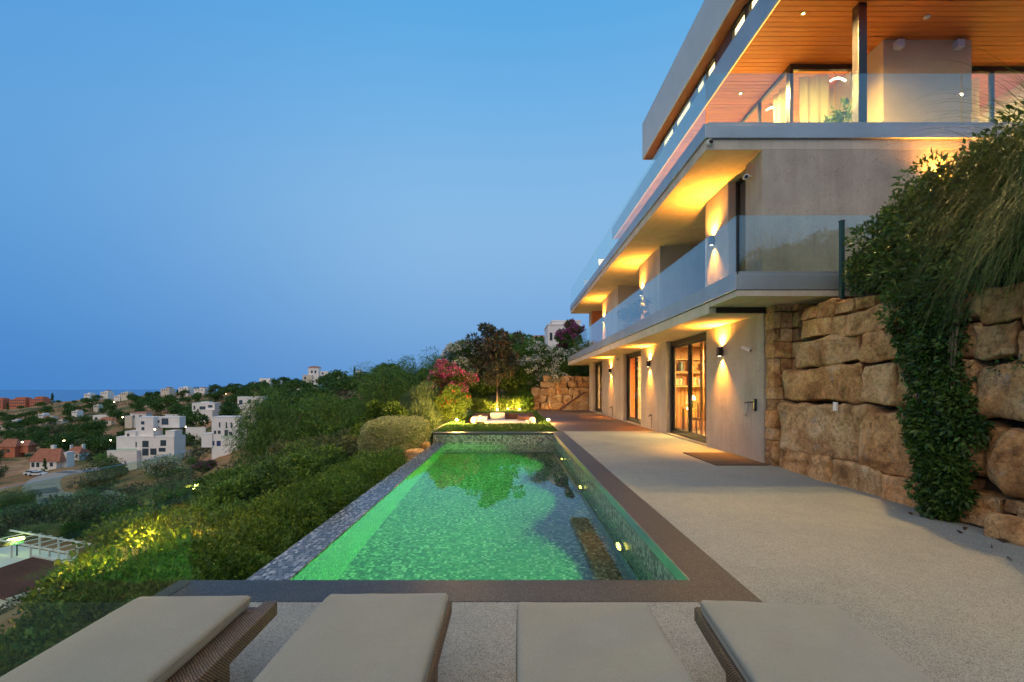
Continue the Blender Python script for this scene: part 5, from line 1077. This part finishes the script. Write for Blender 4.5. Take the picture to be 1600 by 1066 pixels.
# annexe with brown roof, lower left
an = empty('annexe', (-20.7, 19.6, -9.45), 'low white annexe with a brown roof and a pergola at the lower left', 'annexe'); an.rotation_euler = (0, 0, -.33)
def ap(name, mat, *b, par=None): return MB().box(*b).build(name, M[mat], par or an, local=True)
ap('wall', 'plaster', -2.6, 1.15, -1.2, 1.2, -.5, 2.45); ap('wall', 'plaster', -9, -2.601, -2.5, 1.9, -.5, 2.3)
rf = MB().add([(x, y, z+.1*k) for k in (0, 1) for x, y, z in ((-2.65, -1.3, 2.5), (1.25, -1.3, 2.5), (1.25, 1.3, 2.72), (-2.65, 1.3, 2.72))], [(3, 2, 1, 0), (4, 5, 6, 7), (0, 1, 5, 4), (1, 2, 6, 5), (2, 3, 7, 6), (3, 0, 4, 7)]).build('roof', M['brown_roof'], an, local=True)
for i in range(20): MB().box(-2.6+i*.195, -2.545+i*.195, -1.29, 1.29, 0, .03).build('roof_rib', M['brown_roof'], rf, local=True).matrix_local = Matrix.Translation((0, 0, 2.706)) @ Matrix.Rotation(.0843, 4, 'X')
ap('parapet', 'plaster', -2.75, 1.37, 1.31, 1.45, 2.3, 2.9); ap('parapet', 'plaster', 1.26, 1.37, -1.3, 1.309, 2.25, 2.58)
for x in (-.9, -2.3, -3.8, -5.4): ap('pergola_post', 'plaster', x, x+.07, 1.7, 1.77, 2.3, 3.05); ap('pergola_post', 'plaster', x, x+.07, 2.8, 2.87, 2.0, 3.05)
for y in (1.7, 2.8): ap('pergola_beam', 'plaster', -8, -.8, y, y+.07, 3.051, 3.12)
for i in range(7): ap('pergola_slat', 'plaster', -1.0-i*.9, -.94-i*.9, 1.6, 2.95, 3.121, 3.16)
ap('terrace', 'plaster', -9, .2, 1.46, 3.4, -.5, 2.0)

def parked_car(p, rz, mat, label):
    t = empty('parked_car', p, label, 'car', 'cars parked by the tiled house'); t.rotation_euler = (0, 0, rz)
    MB().prism([(-2.1, .35), (2.1, .35), (2.15, .75), (1.3, .92), (-1.95, .95), (-2.12, .8)], -.85, .85, 'y').build('body', mat, t, bevel=.05, local=True)
    MB().prism([(-1.7, .94), (1.1, .92), (.45, 1.42), (-1.2, 1.45)], -.74, .74, 'y').build('cabin', M['pane'], t, bevel=.04, local=True)
    MB().prism([(-1.2, 1.452), (.45, 1.422), (.4, 1.47), (-1.15, 1.5)], -.7, .7, 'y').build('roof', mat, t, local=True)
    for x in (-1.3, 1.3):
        for y in (-.8, .8): w = MB().lathe([(0, -.1), (.33, -.1), (.33, .1), (0, .1)], n=14).build('wheel', M['black'], t, True, local=True); w.location = (x, y, .33); w.rotation_euler = (math.pi/2, 0, 0)
for px, py, Y, rz, lab in ((52, 749, 143, .3, 'white car parked before the long tiled house, left of two'), (59, 751, 141, .25, 'white car parked at the bend of the road, right of two')):
    p = at(px, py, Y); p.z = ground(p.x, p.y)+.12; parked_car(p, rz, M['white_plastic'], lab)

# ------------------------------------------------------------------ trees and scrub on the slopes
def hill_tree(kind, px, Y, h, R, label, seed, trunk=None, style='round', nb=34, per=230, leaf=(.22, .06), mat='leaf_dark', cat='tree', group=None, squash=.85):
    x = (px-VX)/F_PX*Y; return make_tree(kind, label, cat, seed, h, R, trunk if trunk is not None else h*.25, nb, per, leaf, M[mat], (x, Y, ground(x, Y)-.1), group, style, squash=squash)
PEP = dict(style='droop', mat='leaf_pepper', leaf=(.26, .03), per=420, nb=44, squash=1.15)
hill_tree('pepper_tree', 432, 24, 5.9, 2.3, 'feathery green pepper tree left of the hedge, nearest of the tall ones', 201, **PEP)
hill_tree('pepper_tree', 505, 27, 5.4, 1.9, 'slim pepper tree between the white house and the bright one', 202, **PEP)
hill_tree('pepper_tree', 598, 31, 6.6, 2.4, 'bright green pepper tree standing above the slope behind the hedge', 203, **PEP)
hill_tree('pepper_tree', 664, 34, 6.9, 2.2, 'tall pepper tree left of the pink oleander', 204, **PEP)
hill_tree('broadleaf_tree', 560, 38, 5.2, 2.2, 'round dark tree behind the bright pepper tree', 205)
hill_tree('broadleaf_tree', 700, 46, 5.6, 2.4, 'dark tree behind the pink oleander', 206)
hill_tree('broadleaf_tree', 632, 48, 6.0, 2.4, 'dark bushy tree between two pepper trees', 207, mat='leaf_pepper')
hill_tree('broadleaf_tree', 740, 50, 5.0, 2.0, 'thin topped tree on the skyline left of the magnolia', 208, nb=20)
MID = [(352, 20, 2.4, 1.7), (395, 16, 2.2, 1.5), (470, 17, 2.5, 1.6), (530, 19, 2.6, 1.5), (560, 22, 3.2, 1.8), (430, 12.5, 1.9, 1.4), (500, 13.5, 2.0, 1.4), (350, 13.5, 1.8, 1.4), (545, 15.2, 2.0, 1.2), (590, 20, 2.2, 1.2), (300, 18, 2.2, 1.7), (380, 11.5, 1.7, 1.2), (620, 25, 2.6, 1.4), (460, 21.5, 3.0, 1.8), (410, 30, 3.0, 2.2), (340, 34, 2.6, 2.4), (250, 36, 2.8, 2.6), (300, 26, 2.6, 2.1), (215, 27, 2.2, 2.0), (265, 60, 3.6, 3.2), (230, 62, 3.0, 2.8), (160, 40, 2.4, 2.2), (190, 68, 3.4, 2.8), (305, 52, 3.2, 2.8), (120, 62, 2.6, 2.2), (30, 92, 4.2, 4.0), (8, 84, 4.6, 4.2), (360, 62, 4.0, 3.2), (285, 78, 3.4, 3.0), (60, 34, 1.6, 1.6), (140, 90, 3.6, 2.8), (530, 33, 3.6, 2.0), (480, 40, 4.2, 2.6), (575, 52, 4.8, 2.8), (690, 62, 5.0, 2.6), (650, 66, 5.2, 2.8)]
lab_where = ['under the white house with blue windows', 'left of the nearest pepper tree', 'below the nearest pepper tree', 'beside the bright hedge top', 'at the foot of the bright pepper tree', 'behind the near part of the hedge', 'behind the middle of the hedge', 'left of the hedge under dark trees', 'just behind the hedge', 'between lime sapling and bright pepper tree', 'below the end of the glass fence edge', 'touching the near hedge', 'left of the feathery bush', 'between the two nearer pepper trees', 'left behind the nearest pepper tree', 'on the brown slope left of the pepper trees', 'seen through the glass fence below the villa', 'on the slope right of the fence edge', 'above the yellow lit leaves', 'in front of the large stacked villa', 'left in front of the large stacked villa', 'above the tan slope', 'inside the bend of the road', 'right of the glass fence edge', 'by the lower arm of the road', 'at the left edge by the road bend', 'at the left edge below the tiled house', 'below the white house on a brown slope', 'right below the large stacked villa', 'alone on the tan slope', 'by the upper arm of the road', 'behind the slim pepper tree', 'behind the white house at its right', 'behind the round dark tree', 'on the hill left of the magnolia', 'on the hill above the bright pepper tree']
mats = ['leaf_dark', 'leaf_pepper', 'leaf_dark', 'leaf_olive', 'leaf_hedge']
for i, (px, Y, h, R) in enumerate(MID):
    x = (px-VX)/F_PX*Y; kind = ['dark rounded', 'mid green', 'dense dark', 'greyish', 'fresh green'][i % 5]
    bush('slope_bush', '%s bush %s' % (kind, lab_where[i]), (x, Y, ground(x, Y)-.25), R, h, 34, 300 if Y < 30 else 170, (.13 if Y < 18 else .17 if Y < 30 else .26, .045 if Y < 18 else .06 if Y < 30 else .1), M[mats[i % 5]], 230+i, 'bushes on the near slope', br=.3*R, squash=.8)
wb = bush('oleander', 'wide oleander covered in white flowers beside the large stacked villa', (*at(258, 735, 118).xy, ground(*at(258, 735, 118).xy)-.3), 5.4, 4.6, 50, 150, (.45, .16), M['leaf_dark'], 290, flowers=('flower_white', 500, .32, .3, 6))
wb = bush('oleander', 'low band of white flowers beside the bend of the road', (*at(165, 778, 92).xy, ground(*at(165, 778, 92).xy)-.2), 3.6, 2.0, 30, 110, (.4, .15), M['leaf_hedge'], 291, flowers=('flower_white', 260, .26, .3, 6))
bush('bougainvillea', 'dark magenta bougainvillea right of the large stacked villa', (*at(320, 705, 110).xy, ground(*at(320, 705, 110).xy)), 2.6, 2.6, 24, 110, (.4, .2), M['leaf_dark'], 292, flowers=('flower_magenta', 120, .28, .3, 6))
# prototypes of the far trees, then copies of each
def far_spot(px, Y): x = (px-VX)/F_PX*Y; return (x, Y, ground(x, Y)-.3)
protos = {}
MARKS = [(o['label'], (o.location.x*F_PX/o.location.y+VX, VY-(o.location.z+3-EYE)*F_PX/o.location.y)) for o in list(sc.objects) if o.parent is None and o.get('category') in ('house', 'apartment block', 'wall', 'annexe') and o.name != 'modern_villa']
SHORT = {}
def near_mark(loc):
    px, py = loc[0]*F_PX/loc[1]+VX, VY-(loc[2]+3-EYE)*F_PX/loc[1]
    lab, (mx, my) = min(MARKS, key=lambda m: (m[1][0]-px)**2+(3*(m[1][1]-py))**2); dx, dy = px-mx, (py-my)*3
    rel = ('right of' if dx > 0 else 'left of') if abs(dx) > abs(dy) else ('below' if dy > 0 else 'above')
    d = math.hypot(dx, dy/3); how = 'close ' if d < 14 else 'well ' if d > 45 else ''
    w = lab.split(); cut = len(w)
    for i, q in enumerate(w):
        if i > 2 and q in ('with', 'in', 'beside', 'half', 'on', 'below', 'right', 'left', 'behind', 'above', 'at', 'peeping', 'standing', 'cut', 'before', 'among', 'of', 'over'): cut = i; break
    tail = ' '.join(w) if len(w) <= 9 else ' '.join(w[:max(cut, 3)])
    return '%s%s the %s' % (how, rel, tail)
PX_CAP = 16
def loc_label(kind, loc):
    w = (kind+' '+near_mark(loc)).split(); return ' '.join(w[:PX_CAP])
def far_set(kind, spec, label, group, places, sc_rng=(.75, 1.3)):
    base = None
    for j, (px, Y, *rest) in enumerate(places):
        loc = far_spot(px, Y); s = random.uniform(*sc_rng)*(rest[0] if rest else 1)
        if base is None:
            base = make_tree(kind, loc_label(label, loc), 'tree', 400+len(protos), *spec[0], loc=loc, group=group, **spec[1]); protos[kind] = base; base.scale = (s, s, s)
        else: copy_tree(base, loc, random.uniform(0, 6.28), s, label=loc_label(label, loc))
rr = random.Random(5)
def scatter(n, boxes):
    out = []
    while len(out) < n:
        a, b, c, d = rr.choice(boxes); px = rr.uniform(a, b); Y = math.exp(rr.uniform(math.log(c), math.log(d)))
        if any(l-4 < px < h+4 and Y < D*1.06 and Y > D*.55 for D, l, h in MAJOR): continue
        out.append((px, Y))
    return out
far_set('round_tree', ((6.5, 3.6, 1.3, 26, 44, (.75, .42), M['leaf_dark']), {}), 'round dark tree', 'round trees of the far slope', [(55+305, 205), (362, 215), (300, 200, 1.4), (268, 330), (180, 120, .8), (205, 160, .7), (140, 260), (100, 220), (120, 200)]+scatter(150, [(-60, 300, 170, 600), (240, 480, 170, 430), (0, 180, 150, 300), (100, 480, 380, 600), (100, 420, 250, 420), (380, 560, 240, 440)]))
far_set('spreading_pine', ((8, 4.2, 3.2, 22, 46, (.8, .42), M['leaf_dark']), dict(style='umbrella', squash=.6)), 'spreading dark pine', 'spreading pines of the far slope', [(262, 300, 1.3), (335, 470), (372, 240, 1.1), (300, 260), (170, 470), (220, 430)]+scatter(64, [(120, 480, 250, 560), (430, 640, 130, 250), (0, 140, 300, 620)]))
far_set('olive_tree', ((4.2, 2.5, .9, 22, 44, (.55, .26), M['leaf_olive']), {}), 'small greyish olive tree', 'olive trees of the far slope', scatter(60, [(-40, 330, 120, 330), (240, 520, 110, 330), (20, 200, 70, 140)]))
far_set('cypress_tree', ((8, 1.1, .5, 26, 46, (.55, .2), M['leaf_dark']), dict(style='cone')), 'slim dark cypress', 'cypresses of the ridge', [(82, 640, 1.7), (533, 275, .8), (548, 270, .7), (554, 272, .9), (469, 330, .8), (449, 350, .7), (70, 145, .65), (790, 95, .55), (520, 285, .7), (838, 100, .6), (846, 98, .6), (12, 660, 1.2)])
far_set('palm_like_tree', ((6, 1.9, 3.6, 14, 60, (.9, .10), M['leaf_pepper']), dict(style='droop', br=.7)), 'pale green palm', 'palms by the stacked villa', [(170, 128), (163, 132), (300, 118, .8)])
far_set('hill_tree', ((5.2, 2.4, 1.1, 28, 90, (.42, .2), M['leaf_pepper']), {}), 'green hill tree', 'trees of the hill behind the garden', [(755, 62), (768, 72), (790, 66), (806, 80), (815, 90), (830, 84), (848, 95, .8), (720, 95), (700, 105), (735, 84), (690, 120), (670, 90), (650, 110), (630, 95), (610, 130), (590, 110), (572, 140), (555, 120), (540, 90), (520, 110), (500, 130), (480, 100), (460, 140), (560, 180), (590, 190), (620, 170), (645, 140), (515, 190), (880, 78, .7), (780, 62, .7), (710, 72), (825, 62, .7), (812, 70, .7)])
# scrub: uncountable small bushes covering the hillsides, one mesh
r = R_(333); n = 8200
px = r.uniform(-220, 900, n); Y = np.exp(r.uniform(math.log(15), math.log(620), n)); X = (px-VX)/F_PX*Y
dens = np.sin(X*.045+1.3)*np.sin(Y*.031+.4)+.5*np.sin(X*.13+Y*.09)+.25*np.sin(X*.4-Y*.3)
keep = (dens > -.45-.5*(px > 430))&(X < -3.2-.0*Y)|((Y > 36)&(px > 600)); rp_ = np.array([(p.x, p.y) for p in road_path])
tt = np.linspace(0, 1, 30)[:, None]; rl = np.concatenate([rp_[i]*(1-tt)+rp_[i+1]*tt for i in range(len(rp_)-1)])
keep &= np.min(np.hypot(X[:, None]-rl[None, :, 0], Y[:, None]-rl[None, :, 1]), 1) > 5.2
keep &= ~((px < 112)&(Y > 22)&(Y < 62)&(r.uniform(size=n) < .8))
for D, l, h in MAJOR: keep &= ~((px > l-3)&(px < h+3)&(Y > D*.80)&(Y < D*1.1))
X, Y, px = X[keep], Y[keep], px[keep]; Z = H(X, Y); rad = np.clip(Y*.011, .28, 2.2)*r.uniform(.6, 1.5, len(X))
C = np.stack([X, Y, Z+rad*.35], 1); per = 46
P, u = blob_points(C, rad, per, r, .75, .6); LL = np.repeat(np.clip(rad*.42, .1, .8), per)[:, None]
V, F = leaves(P, u*.8+r.normal(size=P.shape)*.5+np.array([0, 0, .35]), LL, LL*.5, r)
tag(link_mesh('scrub', np_mesh('scrub', V, F, np.repeat(np.clip(np.repeat(r.uniform(.1, .75, len(X)), per)+r.normal(0, .14, len(P)), 0, 1), 4)), leaf_mat('scrub_leaves', [(.0, (.014, .030, .010)), (.35, (.035, .055, .018)), (.65, (.075, .085, .032)), (1, (.15, .13, .06))])), kind='stuff')
# lit lamps among the far houses
M['street'] = emit_mat('street_bulb', (1, .70, .32), 26)
first = None
for i, (px, py, Y) in enumerate(((35, 691, 185), (83, 742, 140), (173, 688, 150), (290, 667, 170), (141, 628, 540), (178, 629, 540), (209, 627, 540), (353, 616, 420), (192, 652, 290), (255, 656, 215), (242, 671, 130), (100, 689, 170))):
    p = at(px, py, Y); s = Y/150
    if first is None:
        first = empty('street_lamp', p, 'tiny lit lamp '+near_mark(p), 'street lamp', 'lit lamps of the far slope')
        MB().tube([(0, 0, -3), (0, 0, -.2)], .05, 6).build('pole', M['dark_metal'], first, local=True); MB().lathe([(0, -.2), (.2, -.1), (.24, .06), (.1, .2), (0, .22)], n=8).build('globe', M['street'], first, True, local=True); first.scale = (s,)*3
    else: copy_tree(first, p, 0, s, label='tiny lit lamp '+near_mark(p))
M['bar'] = emit_mat('added_light_bar', (.85, 1.0, .25), 9)
for i, (px, py, Y, L, lab) in enumerate(((25, 843, 24, .8, 'added yellow green light bar low on the tan slope, imitating a glass reflection'), (306, 760, 22, .3, 'small added green light at the edge of the glass fence, imitating a reflection'))):  # added glowing tubes on stakes, in place of lamp reflections in the fence
    p = at(px, py, Y); t = empty('added_slope_light', p, lab, 'lamp'); MB().tube([(-L/2, 0, -.06), (L/2, 0, .08)], .09, 8).build('light_tube', M['bar'], t, True, local=True); MB().tube([(0, .05, -1.2), (0, .05, 0)], .03, 6).build('stake', M['dark_metal'], t, True, local=True)
    point('added_slope_glow', p+Vector((0, -.5, .3)), 2, (.6, 1, .2), .2)
